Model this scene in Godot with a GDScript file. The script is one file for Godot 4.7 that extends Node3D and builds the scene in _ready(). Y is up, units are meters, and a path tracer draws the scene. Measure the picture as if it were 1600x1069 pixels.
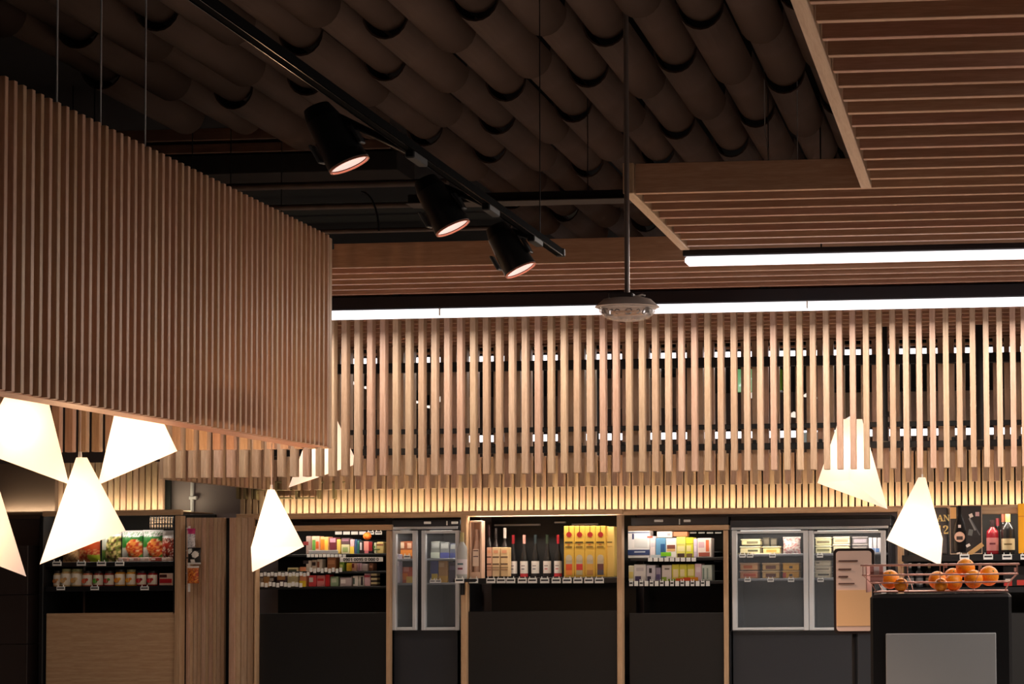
extends Node3D
# World: X to the side, Y up, depth = -Z. The eye stands at (0, EYE, 0).
const F := 2000.0
const CX := 1470.0
const CY := 831.0
const EYE := 1.6
const FIN_Y := 3.54      # underside of the timber ceiling fins
const DROP_Y := 2.315    # lower ends of the hanging slat screens
var axis_r: Vector3
var axis_u: Vector3
var axis_d: Vector3
var rng := RandomNumberGenerator.new()
var taken := {}
var M := {}
var boxes := {}
var wood_v := []
var wood_h := []
var wood_frame: StandardMaterial3D

# ---------------------------------------------------------------- helpers
func V(x: float, y: float, d: float) -> Vector3:
	return Vector3(x, y, -d)

func at(px: float, py: float, d: float) -> Vector3:
	var c := Vector3((px - CX) / F, (CY - py) / F, -1.0)
	var s := d / c.dot(axis_d)
	return V(c.dot(axis_r) * s, EYE + c.dot(axis_u) * s, d)

func numbered(called: String) -> String:
	var n: int = taken.get(called, 0)
	taken[called] = n + 1
	return called if n == 0 else "%s_%03d" % [called, n]

func tag(o, label: String, category: String, group := "", kind := ""):
	if label: o.set_meta("label", label)
	if category: o.set_meta("category", category)
	if group: o.set_meta("group", group)
	if kind: o.set_meta("kind", kind)
	return o

func thing(called: String, label: String, category: String, pos := Vector3.ZERO, group := "") -> Node3D:
	var o := Node3D.new()
	o.name = numbered(called)
	add_child(o)
	o.position = pos
	tag(o, label, category, group)
	return o

func part(parent: Node, called: String, mesh: Mesh, m: Material, pos := Vector3.ZERO, rot := Vector3.ZERO) -> MeshInstance3D:
	var o := MeshInstance3D.new()
	o.name = called
	o.mesh = mesh
	o.material_override = m
	o.position = pos
	o.rotation = rot
	parent.add_child(o, true)
	return o

func struct(called: String, mesh: Mesh, m: Material, pos: Vector3) -> MeshInstance3D:
	var o := MeshInstance3D.new()
	o.name = called
	o.mesh = mesh
	o.material_override = m
	o.position = pos
	add_child(o)
	o.set_meta("kind", "structure")
	return o

func mat(called: String, c: Color, rough := 0.7, metal := 0.0, spec := 0.5) -> StandardMaterial3D:
	if M.has(called): return M[called]
	var m := StandardMaterial3D.new()
	m.resource_name = called
	m.albedo_color = c
	m.roughness = rough
	m.metallic = metal
	m.metallic_specular = spec
	M[called] = m
	return m

func col(c: Color, rough := 0.6) -> StandardMaterial3D:
	return mat("paint_%s_%d" % [c.to_html(false), int(rough * 100)], c, rough)

func rgb(r: int, g: int, b: int) -> Color:
	return Color8(r, g, b)

func glow(called: String, c: Color, energy: float) -> StandardMaterial3D:
	var m := mat(called, Color(0.9, 0.9, 0.9), 0.6)
	m.emission_enabled = true
	m.emission = c
	m.emission_energy_multiplier = energy
	return m

func quad(st: SurfaceTool, a: Vector3, b: Vector3, c: Vector3, d: Vector3):
	for p in [a, b, c, a, c, d]: st.add_vertex(p)

# a box with chamfered edges, centred
func bev(s: Vector3, r := 0.0) -> Mesh:
	r = minf(r, minf(s.x, minf(s.y, s.z)) * 0.3)
	var key := "%.4f_%.4f_%.4f_%.4f" % [s.x, s.y, s.z, r]
	if boxes.has(key): return boxes[key]
	if r <= 0.0:
		var b := BoxMesh.new()
		b.size = s
		boxes[key] = b
		return b
	var pts := PackedVector3Array()
	for sx in [-1, 1]:
		for sy in [-1, 1]:
			for sz in [-1, 1]:
				var h := s / 2.0
				pts.append(Vector3(sx * (h.x - r), sy * (h.y - r), sz * h.z))
				pts.append(Vector3(sx * (h.x - r), sy * h.y, sz * (h.z - r)))
				pts.append(Vector3(sx * h.x, sy * (h.y - r), sz * (h.z - r)))
	var st := SurfaceTool.new()
	st.begin(Mesh.PRIMITIVE_TRIANGLES)
	st.set_smooth_group(-1)
	var id := func(x, y, z, k): return pts[((x * 2 + y) * 2 + z) * 3 + k]
	var face := func(q, n):
		var nn: Vector3 = (q[1] - q[0]).cross(q[2] - q[0])
		if nn.dot(n) > 0.0: q.reverse()
		quad(st, q[0], q[1], q[2], q[3])
	for e in 2:
		var g := e * 2.0 - 1.0
		face.call([id.call(0, 0, e, 0), id.call(1, 0, e, 0), id.call(1, 1, e, 0), id.call(0, 1, e, 0)], Vector3(0, 0, g))
		face.call([id.call(0, e, 0, 1), id.call(1, e, 0, 1), id.call(1, e, 1, 1), id.call(0, e, 1, 1)], Vector3(0, g, 0))
		face.call([id.call(e, 0, 0, 2), id.call(e, 1, 0, 2), id.call(e, 1, 1, 2), id.call(e, 0, 1, 2)], Vector3(g, 0, 0))
		for k in 2:
			var q := k * 2.0 - 1.0
			face.call([id.call(0, e, k, 0), id.call(1, e, k, 0), id.call(1, e, k, 1), id.call(0, e, k, 1)], Vector3(0, g, q))
			face.call([id.call(e, 0, k, 0), id.call(e, 1, k, 0), id.call(e, 1, k, 2), id.call(e, 0, k, 2)], Vector3(g, 0, q))
			face.call([id.call(e, k, 0, 1), id.call(e, k, 1, 1), id.call(e, k, 1, 2), id.call(e, k, 0, 2)], Vector3(g, q, 0))
			for j in 2:
				var t := [id.call(e, k, j, 0), id.call(e, k, j, 1), id.call(e, k, j, 2)]
				var n := Vector3(g, q, j * 2.0 - 1.0)
				if (t[1] - t[0]).cross(t[2] - t[0]).dot(n) > 0.0: t.reverse()
				for p in t: st.add_vertex(p)
	st.generate_normals()
	boxes[key] = st.commit()
	return boxes[key]

# profile of (radius, height) turned round Y; squash flattens it along Z
func lathe(prof: Array, seg := 20, squash := 1.0, a0 := 0.0, a1 := TAU) -> Mesh:
	var st := SurfaceTool.new()
	st.begin(Mesh.PRIMITIVE_TRIANGLES)
	for i in prof.size() - 1:
		st.set_smooth_group(i if prof[i].size() > 2 or prof[i + 1].size() > 2 else 0)
		for k in seg:
			var a := a0 + (a1 - a0) * k / seg
			var b := a0 + (a1 - a0) * (k + 1) / seg
			var p := func(q, ang): return Vector3(q[0] * cos(ang), q[1], q[0] * sin(ang) * squash)
			quad(st, p.call(prof[i], a), p.call(prof[i + 1], a), p.call(prof[i + 1], b), p.call(prof[i], b))
	st.generate_normals()
	return st.commit()

func tube(pts: Array, r: float, seg := 8) -> Mesh:
	var st := SurfaceTool.new()
	st.begin(Mesh.PRIMITIVE_TRIANGLES)
	st.set_smooth_group(0)
	var rings := []
	for i in pts.size():
		var t: Vector3 = (pts[mini(i + 1, pts.size() - 1)] - pts[maxi(i - 1, 0)]).normalized()
		var u := t.cross(Vector3.UP if absf(t.y) < 0.9 else Vector3.RIGHT).normalized()
		var w := t.cross(u)
		var ring := []
		for k in seg: ring.append(pts[i] + (u * cos(TAU * k / seg) + w * sin(TAU * k / seg)) * r)
		rings.append(ring)
	for i in rings.size() - 1:
		for k in seg:
			var j := (k + 1) % seg
			quad(st, rings[i][k], rings[i][j], rings[i + 1][j], rings[i + 1][k])
	st.set_smooth_group(-1)
	for k in range(1, seg - 1):
		for p in [rings[0][0], rings[0][k + 1], rings[0][k]]: st.add_vertex(p)
		for p in [rings[-1][0], rings[-1][k], rings[-1][k + 1]]: st.add_vertex(p)
	st.generate_normals()
	return st.commit()

# convex hull with flat faces, one polygon for each plane
func hull(p: Array) -> Mesh:
	var c := Vector3.ZERO
	for q in p: c += q / p.size()
	var st := SurfaceTool.new()
	st.begin(Mesh.PRIMITIVE_TRIANGLES)
	st.set_smooth_group(-1)
	var done := []
	for i in p.size():
		for j in range(i + 1, p.size()):
			for k in range(j + 1, p.size()):
				var n: Vector3 = (p[j] - p[i]).cross(p[k] - p[i])
				if n.length() < 1e-7: continue
				n = n.normalized()
				if n.dot(p[i] - c) < 0.0: n = -n
				var on := []
				var outside := true
				for q in p:
					var h := n.dot(q - p[i])
					if h > 1e-5: outside = false
					if absf(h) <= 1e-5: on.append(q)
				if not outside: continue
				var known := false
				for m in done:
					if m.dot(n) > 0.999999: known = true
				if known: continue
				done.append(n)
				var mid := Vector3.ZERO
				for q in on: mid += q / on.size()
				var u: Vector3 = (on[0] - mid).normalized()
				var w := n.cross(u)
				on.sort_custom(func(a, b): return atan2(w.dot(a - mid), u.dot(a - mid)) > atan2(w.dot(b - mid), u.dot(b - mid)))
				for t in range(1, on.size() - 1):
					for q in [on[0], on[t], on[t + 1]]: st.add_vertex(q)
	st.generate_normals()
	return st.commit()

func text(parent: Node, words: String, h: float, m: Material, pos: Vector3, font := "Droid Sans", bold := true) -> MeshInstance3D:
	var t := TextMesh.new()
	var f := SystemFont.new()
	f.font_names = PackedStringArray([font])
	f.font_weight = 700 if bold else 400
	t.font = f
	t.text = words
	t.font_size = 32
	t.pixel_size = h / 24.0
	t.depth = 0.002
	return part(parent, "lettering", t, m, pos)

func wood_texture(along_v: bool, seed_: int) -> ImageTexture:
	var n := FastNoiseLite.new()
	n.seed = seed_
	n.noise_type = FastNoiseLite.TYPE_SIMPLEX
	n.frequency = 0.035
	var a := n.get_seamless_image(512, 24)
	n.seed = seed_ + 7
	n.frequency = 0.14
	var b := n.get_seamless_image(512, 40)
	a.resize(512, 512, Image.INTERPOLATE_CUBIC)
	b.resize(512, 512, Image.INTERPOLATE_CUBIC)
	var im := Image.create(512, 512, false, Image.FORMAT_RGB8)
	for y in 512:
		for x in 512:
			var v := clampf(0.5 + (a.get_pixel(x, y).r - 0.5) * 0.9 + (b.get_pixel(x, y).r - 0.5) * 0.7, 0.0, 1.0)
			var c := Color(0.89, 0.85, 0.82).lerp(Color(1.0, 1.0, 1.0), v)
			if along_v: im.set_pixel(x, y, c)
			else: im.set_pixel(y, x, c)
	im.generate_mipmaps()
	return ImageTexture.create_from_image(im)

func wood(called: String, c: Color, tex: Texture2D, scale := 2.2, rough := 0.42) -> StandardMaterial3D:
	var m := mat(called, c, rough, 0.0, 0.5)
	m.albedo_texture = tex
	m.uv1_triplanar = true
	m.uv1_world_triplanar = true
	m.uv1_scale = Vector3(scale, scale, scale)
	return m

func area(parent: Node, called: String, pos: Vector3, size: Vector2, c: Color, e: float, towards := Vector3.DOWN):
	var l := AreaLight3D.new()
	l.name = called
	l.area_size = size
	l.light_color = c
	l.light_energy = e
	l.shadow_enabled = true
	l.set("area_range", 40.0)
	parent.add_child(l, true)
	l.position = pos
	var up := Vector3.FORWARD if absf(towards.y) > 0.9 else Vector3.UP
	l.basis = Basis.looking_at(towards, up)
	return l

# ---------------------------------------------------------------- scene
func _ready():
	rng.seed = 11
	set_camera()
	set_light()
	make_materials()
	build_shell()
	build_ceiling()
	build_screens()
	build_lights()
	build_back_wall()
	build_units()
	build_products()
	build_foreground()

func set_camera():
	axis_d = Vector3(1567 - CX, CY - 885, -F).normalized()
	axis_u = Vector3(750 - CX, CY + 71000, -F)
	axis_u = (axis_u - axis_d * axis_u.dot(axis_d)).normalized()
	axis_r = axis_d.cross(axis_u)
	var cam := Camera3D.new()
	cam.name = "camera"
	cam.projection = Camera3D.PROJECTION_FRUSTUM
	cam.near = 0.1
	cam.far = 80.0
	cam.size = 1069.0 / F * cam.near
	cam.frustum_offset = Vector2((800.0 - CX) / F, (CY - 534.5) / F) * cam.near
	cam.basis = Basis(axis_r, axis_u, -axis_d).transposed()
	cam.position = V(0, EYE, 0)
	add_child(cam)
	cam.current = true

func set_light():
	var env := Environment.new()
	env.background_mode = Environment.BG_COLOR
	env.background_color = Color(0, 0, 0)
	env.ambient_light_source = Environment.AMBIENT_SOURCE_DISABLED
	env.tonemap_mode = Environment.TONE_MAPPER_LINEAR
	env.tonemap_exposure = 1.0
	env.sdfgi_enabled = true
	env.ssao_enabled = true
	env.ssil_enabled = true
	var we := WorldEnvironment.new()
	we.name = "environment"
	we.environment = env
	add_child(we)

func make_materials():
	var tv := wood_texture(true, 3)
	var th := wood_texture(false, 9)
	var tones := [rgb(198, 170, 144), rgb(204, 176, 146), rgb(197, 162, 140), rgb(192, 165, 136), rgb(202, 170, 148), rgb(188, 158, 131)]
	for i in tones.size():
		wood_v.append(wood("slat_timber_%d" % i, tones[i], tv))
		wood_h.append(wood("fin_timber_%d" % i, Color(tones[i].r * 0.96, tones[i].g * 0.885, tones[i].b * 0.88), th, 1.6))
	wood_frame = wood("oak_frame", rgb(200, 168, 134), tv, 1.7)
	wood("oak_board", rgb(202, 170, 136), th, 1.7)
	mat("black", rgb(14, 14, 16), 0.5)
	mat("black_matt", rgb(16, 15, 15), 0.9)
	mat("dark_metal", rgb(30, 30, 33), 0.4, 0.3)
	mat("steel", rgb(200, 203, 208), 0.38, 0.4)
	mat("white", rgb(236, 236, 234), 0.6)
	mat("plenum", rgb(22, 18, 17), 0.95)
	mat("trough", rgb(68, 49, 39), 0.85)

# ---------------------------------------------------------------- the shell of the shop
func build_shell():
	var noise := FastNoiseLite.new()
	noise.seed = 4
	noise.frequency = 0.02
	var nt := NoiseTexture2D.new()
	nt.noise = noise
	nt.width = 256
	nt.height = 256
	nt.seamless = true
	var ramp := Gradient.new()
	ramp.set_color(0, Color(0.82, 0.82, 0.82))
	ramp.set_color(1, Color(1, 1, 1))
	nt.color_ramp = ramp
	var fl := mat("floor_stone", rgb(214, 206, 198), 0.5)
	fl.albedo_texture = nt
	fl.uv1_triplanar = true
	fl.uv1_world_triplanar = true
	fl.uv1_scale = Vector3(0.6, 0.6, 0.6)
	struct("floor", bev(Vector3(20, 0.1, 32)), fl, V(-1, -0.05, 7))
	struct("ceiling", bev(Vector3(20, 0.1, 32)), M.plenum, V(-1, 4.85, 7))
	var side := mat("plaster_brown", rgb(92, 76, 68), 0.85)
	struct("wall_left", bev(Vector3(0.1, 4.8, 32)), side, V(-11.05, 2.4, 7))
	struct("wall_right", bev(Vector3(0.1, 4.8, 32)), side, V(9.05, 2.4, 7))
	struct("wall_rear", bev(Vector3(20, 4.8, 0.1)), side, V(-1, 2.4, -9.05))
	struct("wall_far", bev(Vector3(20, 4.8, 0.1)), mat("plaster_far", rgb(132, 112, 102), 0.85), V(-1, 2.4, 23.05))
	# low partition behind the shelf units
	var wb := mat("plaster_mauve", rgb(124, 112, 112), 0.8)
	struct("wall_back", bev(Vector3(19.9, 2.60, 0.1)), wb, V(-1, 1.30, 11.1))

# ---------------------------------------------------------------- ceiling
func fin(parent: Node, x0: float, x1: float, d: float, k: int):
	part(parent, "fin", bev(Vector3(x1 - x0, 0.155, 0.024), 0.002), wood_h[k % wood_h.size()], V((x0 + x1) / 2, FIN_Y + 0.0775, d))

func build_ceiling():
	var p1 := thing("ceiling_baffle", "L-shaped timber fin ceiling with pale edge boards beside the dark plenum", "ceiling panel", V(0, FIN_Y, 6.4))
	p1.position = Vector3.ZERO
	for k in 8: fin(p1, -1.87, 7.0, 6.475 + k * 0.154, k * 5 + 1)
	for k in range(1, 16): fin(p1, -0.64, 7.0, 6.475 - k * 0.154, k * 5 + 2)
	part(p1, "edge_board", bev(Vector3(0.056, 0.16, 1.185), 0.003), wood_v[1], V(-1.905, FIN_Y + 0.078, 7.0475))
	part(p1, "edge_board", bev(Vector3(0.056, 0.16, 2.5), 0.003), wood_v[0], V(-0.675, FIN_Y + 0.078, 5.21))
	var p2 := thing("ceiling_baffle", "long timber fin ceiling running over the hanging slat screens", "ceiling panel", Vector3.ZERO)
	for k in 22: fin(p2, -8.6, 7.0, 7.91 + k * 0.154, k * 5 + 3)
	# curved dark sheets of the plenum, in rows running into the depth
	var st := SurfaceTool.new()
	st.begin(Mesh.PRIMITIVE_TRIANGLES)
	st.set_smooth_group(0)
	var w := 0.118
	for k in 10:
		var a := PI + PI * k / 10.0
		var b := PI + PI * (k + 1) / 10.0
		for s in [1.0, 0.93]:
			var q := [Vector3(cos(a) * w * s, sin(a) * w * s * 1.1, 0.36), Vector3(cos(b) * w * s, sin(b) * w * s * 1.1, 0.36), Vector3(cos(b) * w * s, sin(b) * w * s * 1.1, -0.36), Vector3(cos(a) * w * s, sin(a) * w * s * 1.1, -0.36)]
			if s == 1.0: q.reverse()
			quad(st, q[0], q[1], q[2], q[3])
		for e in [0.36, -0.36]:
			var q := [Vector3(cos(a) * w, sin(a) * w * 1.1, e), Vector3(cos(b) * w, sin(b) * w * 1.1, e), Vector3(cos(b) * w * 0.93, sin(b) * w * 1.02, e), Vector3(cos(a) * w * 0.93, sin(a) * w * 1.02, e)]
			if e > 0.0: q.reverse()
			quad(st, q[0], q[1], q[2], q[3])
	st.generate_normals()
	var sheet := st.commit()
	var rod_x := at(980, 480, 6.2).x
	for i in 17:
		var x := rod_x + 0.131 + (i - 12) * 0.262
		var row_ := thing("ceiling_trough", "row of dark half-round ceiling troughs running over the lighting track", "ceiling trough", V(x, 4.36, 5.6), "half-round troughs of the plenum")
		for j in 7:
			var d := 5.6 + j * 0.70 + (i % 3) * 0.17
			if d > 10.2: continue
			if x < -3.75 and d > 7.4: continue
			part(row_, "trough", sheet, M.trough, Vector3(0, 0.05 * ((i + j) % 2), 5.6 - d))
	# beams and pipes crossing the plenum
	var brown := wood("stained_beam", rgb(110, 84, 72), wood_h[0].albedo_texture, 1.6)
	var row := [[205, 224, 150, 610, brown, 0.20], [229, 244, 150, 610, brown, 0.20], [246, 276, 200, 620, M.plenum, 0.25]]
	for i in row.size():
		var r: Array = row[i]
		var a := at(r[2], r[1], 7.9)
		var b := at(r[3], r[0], 7.9)
		var t := thing("ceiling_beam", ["dull brown upper beam crossing the plenum behind the first spotlight", "dull brown lower beam crossing the plenum behind the first spotlight", "dark duct below the two brown plenum beams"][i], "beam", V((a.x + b.x) / 2, (a.y + at(r[2], r[0], 7.9).y) / 2, 7.9 + r[5] / 2))
		part(t, "board", bev(Vector3(b.x - a.x + 2.0, at(r[2], r[0], 7.9).y - a.y, r[5]), 0.004), r[4], Vector3(-1.0, 0, 0))
		for x in [-1.2, 0.6]: part(t, "hanger", tube([Vector3(x, 0.05, 0), Vector3(x, 4.8 - t.position.y, 0)], 0.003), M.black)
	for r in [[297, 200, 700, 0.022, "slim pipe under the dark plenum duct"], [328, 300, 720, 0.018, "slim pipe level with the second spotlight"], [365, 380, 800, 0.014, "thin pipe just above the long timber fin ceiling"]]:
		var a := at(r[1], r[0], 7.6)
		var b := at(r[2], r[0] - 7, 7.6)
		var t := thing("ceiling_pipe", r[4], "pipe", V((a.x + b.x) / 2, a.y, 7.6))
		part(t, "pipe", tube([Vector3((a.x - b.x) / 2 - 1.5, 0, 0), Vector3((b.x - a.x) / 2, 0, 0)], r[3], 10), mat("pipe_brown", rgb(70, 56, 50), 0.6))
		part(t, "hanger", tube([Vector3(-0.6, 0, 0), Vector3(-0.6, 4.8 - a.y, 0)], 0.003), M.black)
	var ca := at(640, 318, 7.2)
	var cb := at(990, 300, 7.2)
	var t := thing("ceiling_beam", "black steel beam crossing under the half-round troughs", "beam", V((ca.x + cb.x) / 2, (ca.y + cb.y) / 2, 7.2))
	part(t, "web", bev(Vector3(cb.x - ca.x, 0.055, 0.05), 0.003), M.dark_metal)
	part(t, "flange", bev(Vector3(cb.x - ca.x, 0.008, 0.10), 0.002), mat("flange_dark", rgb(48, 40, 37)), Vector3(0, -0.03, 0))
	for k in [-1, 1]: part(t, "hanger", tube([Vector3(rod_x + k * 0.262 * 2 - t.position.x, 0.02, 0), Vector3(rod_x + k * 0.262 * 2 - t.position.x, 4.8 - t.position.y, 0)], 0.003), M.black)
	# flat dark boards over the fin ceiling
	var pl := thing("flat_ceiling", "flat dark plenum boards above the front of the L-shaped fin ceiling", "ceiling board", V(-0.6, 4.5, 7.2))
	for i in 2:
		for j in 3:
			part(pl, "board", bev(Vector3(1.18, 0.02, 0.88), 0.003), M.plenum, Vector3(-0.1 + i * 1.2, 0, 0.5 - j * 0.9))
	for p in [[1195, 200, 1202, 252], [1246, 190, 1246, 250]]:
		var a := at(p[0], p[1], 7.0)
		var b := at(p[2], p[3], 6.9)
		var wi := thing("suspension_wire", "thin loose wire hanging over the L-shaped fin ceiling", "wire", b, "loose wires over the fin ceiling")
		part(wi, "wire", tube([Vector3.ZERO, a - b, Vector3(a.x - b.x, 4.49 - b.y, a.z - b.z)], 0.003, 6), M.steel)
	# the bent cable beside the beams
	var cb2 := at(590, 330, 7.5)
	var cable := thing("ceiling_cable", "thin black cable looping down beside the brown plenum beams", "cable", cb2)
	var pts := []
	for k in 9:
		var q := at(565 + 27.0 * sin(k / 8.0 * PI / 2), 300 + 62.0 * (1.0 - cos(k / 8.0 * PI / 2)), 7.5)
		pts.append(q - cb2)
	part(cable, "cable", tube(pts, 0.006, 6), M.dark_metal)

# ---------------------------------------------------------------- hanging slat screens
func build_screens():
	# ring over the produce, side seen in steep perspective
	var s1 := thing("slat_screen", "dark close-set timber slat screen hanging above the cluster of pendant lamps", "slat screen", Vector3.ZERO)
	var h := FIN_Y - 0.01 - DROP_Y
	var sl := bev(Vector3(0.030, h, 0.0175), 0.0015)
	var i := 0
	var d := 7.075
	while d > 3.9:
		part(s1, "slat", sl, wood_v[[2, 4, 0, 2, 4, 5, 2][(i * 5 + i / 3) % 7]], V(-3.835, DROP_Y + h / 2, d))
		d -= 0.0463
		i += 1
	part(s1, "bottom_rail", bev(Vector3(0.12, 0.018, 3.2), 0.003), wood_h[2], V(-3.925, DROP_Y + 0.010, 5.49))
	part(s1, "top_rail", bev(Vector3(0.05, 0.03, 3.2), 0.003), M.black_matt, V(-3.877, FIN_Y - 0.05, 5.49))
	var lid := thing("cover_board", "black cover board over the cluster of pendant lamps inside the dark screen", "cover board", V(-6.17, FIN_Y - 0.022, 5.5))
	for k in 3: part(lid, "board", bev(Vector3(1.50, 0.012, 3.2), 0.002), M.black_matt, Vector3((k - 1) * 1.505, 0, 0))
	# hanging wires
	for px in [[205, 218], [131, 185], [58, 152]]:
		var p := at(px[0], px[1], 3.85 / (1567.0 - px[0]) * F * 0.985)
		part(s1, "suspension_wire", tube([V(-3.86, FIN_Y - 0.05, -p.z), V(-3.86, 4.8, -p.z)], 0.0035, 6), M.steel)
	# far side of that ring
	var s1b := thing("slat_screen", "short run of orange-lit timber slats seen beneath the dark slat screen", "slat screen", Vector3.ZERO)
	var x := -3.87
	i = 0
	var slw := bev(Vector3(0.047, h, 0.03), 0.002)
	while x > -8.4:
		part(s1b, "slat", slw, wood_v[(i * 5 + i / 2) % 6], V(x, DROP_Y + h / 2, 7.15))
		x -= 0.08
		i += 1
	part(s1b, "top_rail", bev(Vector3(4.6, 0.03, 0.03), 0.003), M.black_matt, V(-6.15, FIN_Y - 0.05, 7.18))
	# second ring: front screen
	var a0 := at(513.1, 600, 9.2)
	var a50 := at(1536.6, 600, 9.2)
	var pitch := (a50.x - a0.x) / 50.0
	var s2 := thing("slat_screen", "pale timber slat screen hanging in front of the linear light, wide gaps between slats", "slat screen", Vector3.ZERO)
	var fw := at(521.6, 600, 9.2).x - a0.x
	var slf := bev(Vector3(fw, h, 0.055), 0.002)
	var left_x := at(250, 738, 9.2).x
	for k in range(-14, 53):
		var xx := a0.x + fw / 2 + k * pitch
		if xx < left_x: continue
		part(s2, "slat", slf, wood_v[(k + 40) * 7 % 6 if k % 3 else (k + 40) / 3 % 6], V(xx, DROP_Y + h / 2, 9.2 + 0.0275))
	part(s2, "slat", bev(Vector3(0.075, h, 0.05), 0.002), wood_v[2], V(a0.x + 53.2 * pitch, DROP_Y + h / 2, 9.2))
	part(s2, "top_rail", bev(Vector3(6.8, 0.03, 0.03), 0.003), M.black_matt, V(-3.0, FIN_Y - 0.03, 9.275))
	# left side of the second ring
	var s3 := thing("slat_screen", "receding timber slat side linking the pale front screen to the brown screen behind", "slat screen", Vector3.ZERO)
	d = 9.30
	i = 0
	var sls := bev(Vector3(0.055, h, 0.04), 0.002)
	while d < 10.66:
		part(s3, "slat", sls, wood_v[i * 5 % 6], V(left_x - 0.03, DROP_Y + h / 2, d))
		d += 0.0625
		i += 1
	part(s3, "top_rail", bev(Vector3(0.03, 0.03, 1.4), 0.003), M.black_matt, V(left_x - 0.075, FIN_Y - 0.03, 9.98))
	var right_x := a0.x + 54.2 * pitch
	var s4 := thing("slat_screen", "receding timber slat side at the end of the pale front screen beside the black pipe", "slat screen", Vector3.ZERO)
	d = 9.30
	i = 0
	while d < 10.66:
		part(s4, "slat", sls, wood_v[(i * 5 + 2) % 6], V(right_x + 0.03, DROP_Y + h / 2, d))
		d += 0.094
		i += 1
	part(s4, "top_rail", bev(Vector3(0.03, 0.03, 1.4), 0.003), M.black_matt, V(right_x + 0.075, FIN_Y - 0.03, 9.98))
	# back of the second ring
	var s5 := thing("slat_screen", "shaded brown timber slat screen hanging behind the pale front screen", "slat screen", Vector3.ZERO)
	var b0 := at(792, 740, 10.7).x
	var slb := bev(Vector3(0.046, h, 0.05), 0.002)
	x = left_x - 0.02
	x = b0 - floor((b0 - left_x) / 0.0927) * 0.0927
	i = 0
	while x < right_x + 0.02:
		part(s5, "slat", slb, wood_v[(i * 7 + i / 4) % 6], V(x, DROP_Y + h / 2, 10.7 + 0.025))
		x += 0.0927
		i += 1
	part(s5, "top_rail", bev(Vector3(6.6, 0.03, 0.03), 0.003), M.black_matt, V((left_x + right_x) / 2, FIN_Y - 0.03, 10.765))
	# black rails inside the second ring
	var rails := [[563.0, 578.0, "wide black steel rail inside the slat ring", 10.60], [667.0, 674.5, "narrow black rail inside the slat ring above the clipped rail", 10.62], [697.0, 707.0, "black rail with small clips along its top inside the slat ring", 10.62]]
	for k in 3:
		var r: Array = rails[k]
		var ya: float = at(900, r[0], r[3]).y
		var yb: float = at(900, r[1], r[3]).y
		var t := thing("steel_rail", r[2], "rail", V((left_x + right_x) / 2, (ya + yb) / 2, r[3]))
		var len_: float = right_x - left_x + 0.003
		part(t, "bar", bev(Vector3(len_, ya - yb, 0.04), 0.003), M.black)
		if k == 2:
			var xx := -len_ / 2 + 0.1
			while xx < len_ / 2 - 0.05:
				part(t, "clip", bev(Vector3(0.03, 0.03, 0.03), 0.004), M.black, Vector3(xx, (ya - yb) / 2 + 0.013, 0))
				xx += 0.0927 * 2
	# dark columns and pipe glimpsed between the slats
	var cols := [[886, 905, 505, "black duct behind the pale slats nearest the oval glass lamp"], [927, 936, 520, "thin black duct behind the pale slats below the oval glass lamp"], [703, 713, 590, "black duct behind the pale slats below the hanging bracket of the linear light"], [1526, 1544, 500, "tall black pipe behind the end of the pale slat screen"], [1374, 1388, 520, "black hanging box pipe behind the pale slats above the tilted pendant"]]
	for c in cols:
		var dd := 10.3 if c[0] > 1300 else 12.1
		var p := at((c[0] + c[1]) / 2.0, 703, dd)
		var w: float = (c[1] - c[0]) * dd / F
		var t := thing("black_duct", c[3], "duct", V(p.x, 2.62, dd))
		part(t, "pipe", lathe([[0, 0, 1], [w / 2, 0, 1], [w / 2, 2.2, 1], [0, 2.2, 1]], 12), M.black)
		part(t, "collar", lathe([[w / 2, 0.2, 1], [w / 2 + 0.01, 0.2, 1], [w / 2 + 0.01, 0.24, 1], [w / 2, 0.24, 1]], 12), M.dark_metal)

# ---------------------------------------------------------------- lamps
func linear_light(label: String, x0: float, x1: float, d: float, top: float, mid: float, bot: float, e: float, joints: Array, brackets: Array, group := ""):
	var n := thing("linear_light", label, "light", V((x0 + x1) / 2, bot, d), group)
	var L := x1 - x0
	part(n, "housing", bev(Vector3(L, top - mid, 0.10), 0.006), mat("lamp_housing", rgb(30, 30, 38), 0.35, 0.2), Vector3(0, (top + mid) / 2 - bot, 0))
	var df := part(n, "diffuser", bev(Vector3(L - 0.02, mid - bot, 0.085), 0.012), glow("linear_light_diffuser", Color(1.0, 0.97, 0.98), 2.4), Vector3(0, (mid - bot) / 2, 0))
	for j in joints:
		part(df, "joint", bev(Vector3(0.012, mid - bot + 0.02, 0.09), 0.002), M.white, Vector3(j - n.position.x, 0.012, 0))
	for b in brackets:
		part(n, "bracket", bev(Vector3(0.05, 0.075, 0.05), 0.006), M.black, Vector3(b - n.position.x, top - bot + 0.02, 0.02))
	for k in 2:
		part(n, "suspension_rod", tube([Vector3((k - 0.5) * L * 0.8, top - bot, 0), Vector3((k - 0.5) * L * 0.8, top - bot + 0.9, 0)], 0.005, 6), M.black)
	area(n, "light", Vector3(0, -0.012, 0), Vector2(L - 0.05, 0.08), Color(1.0, 0.95, 0.90), e)
	return n

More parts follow.
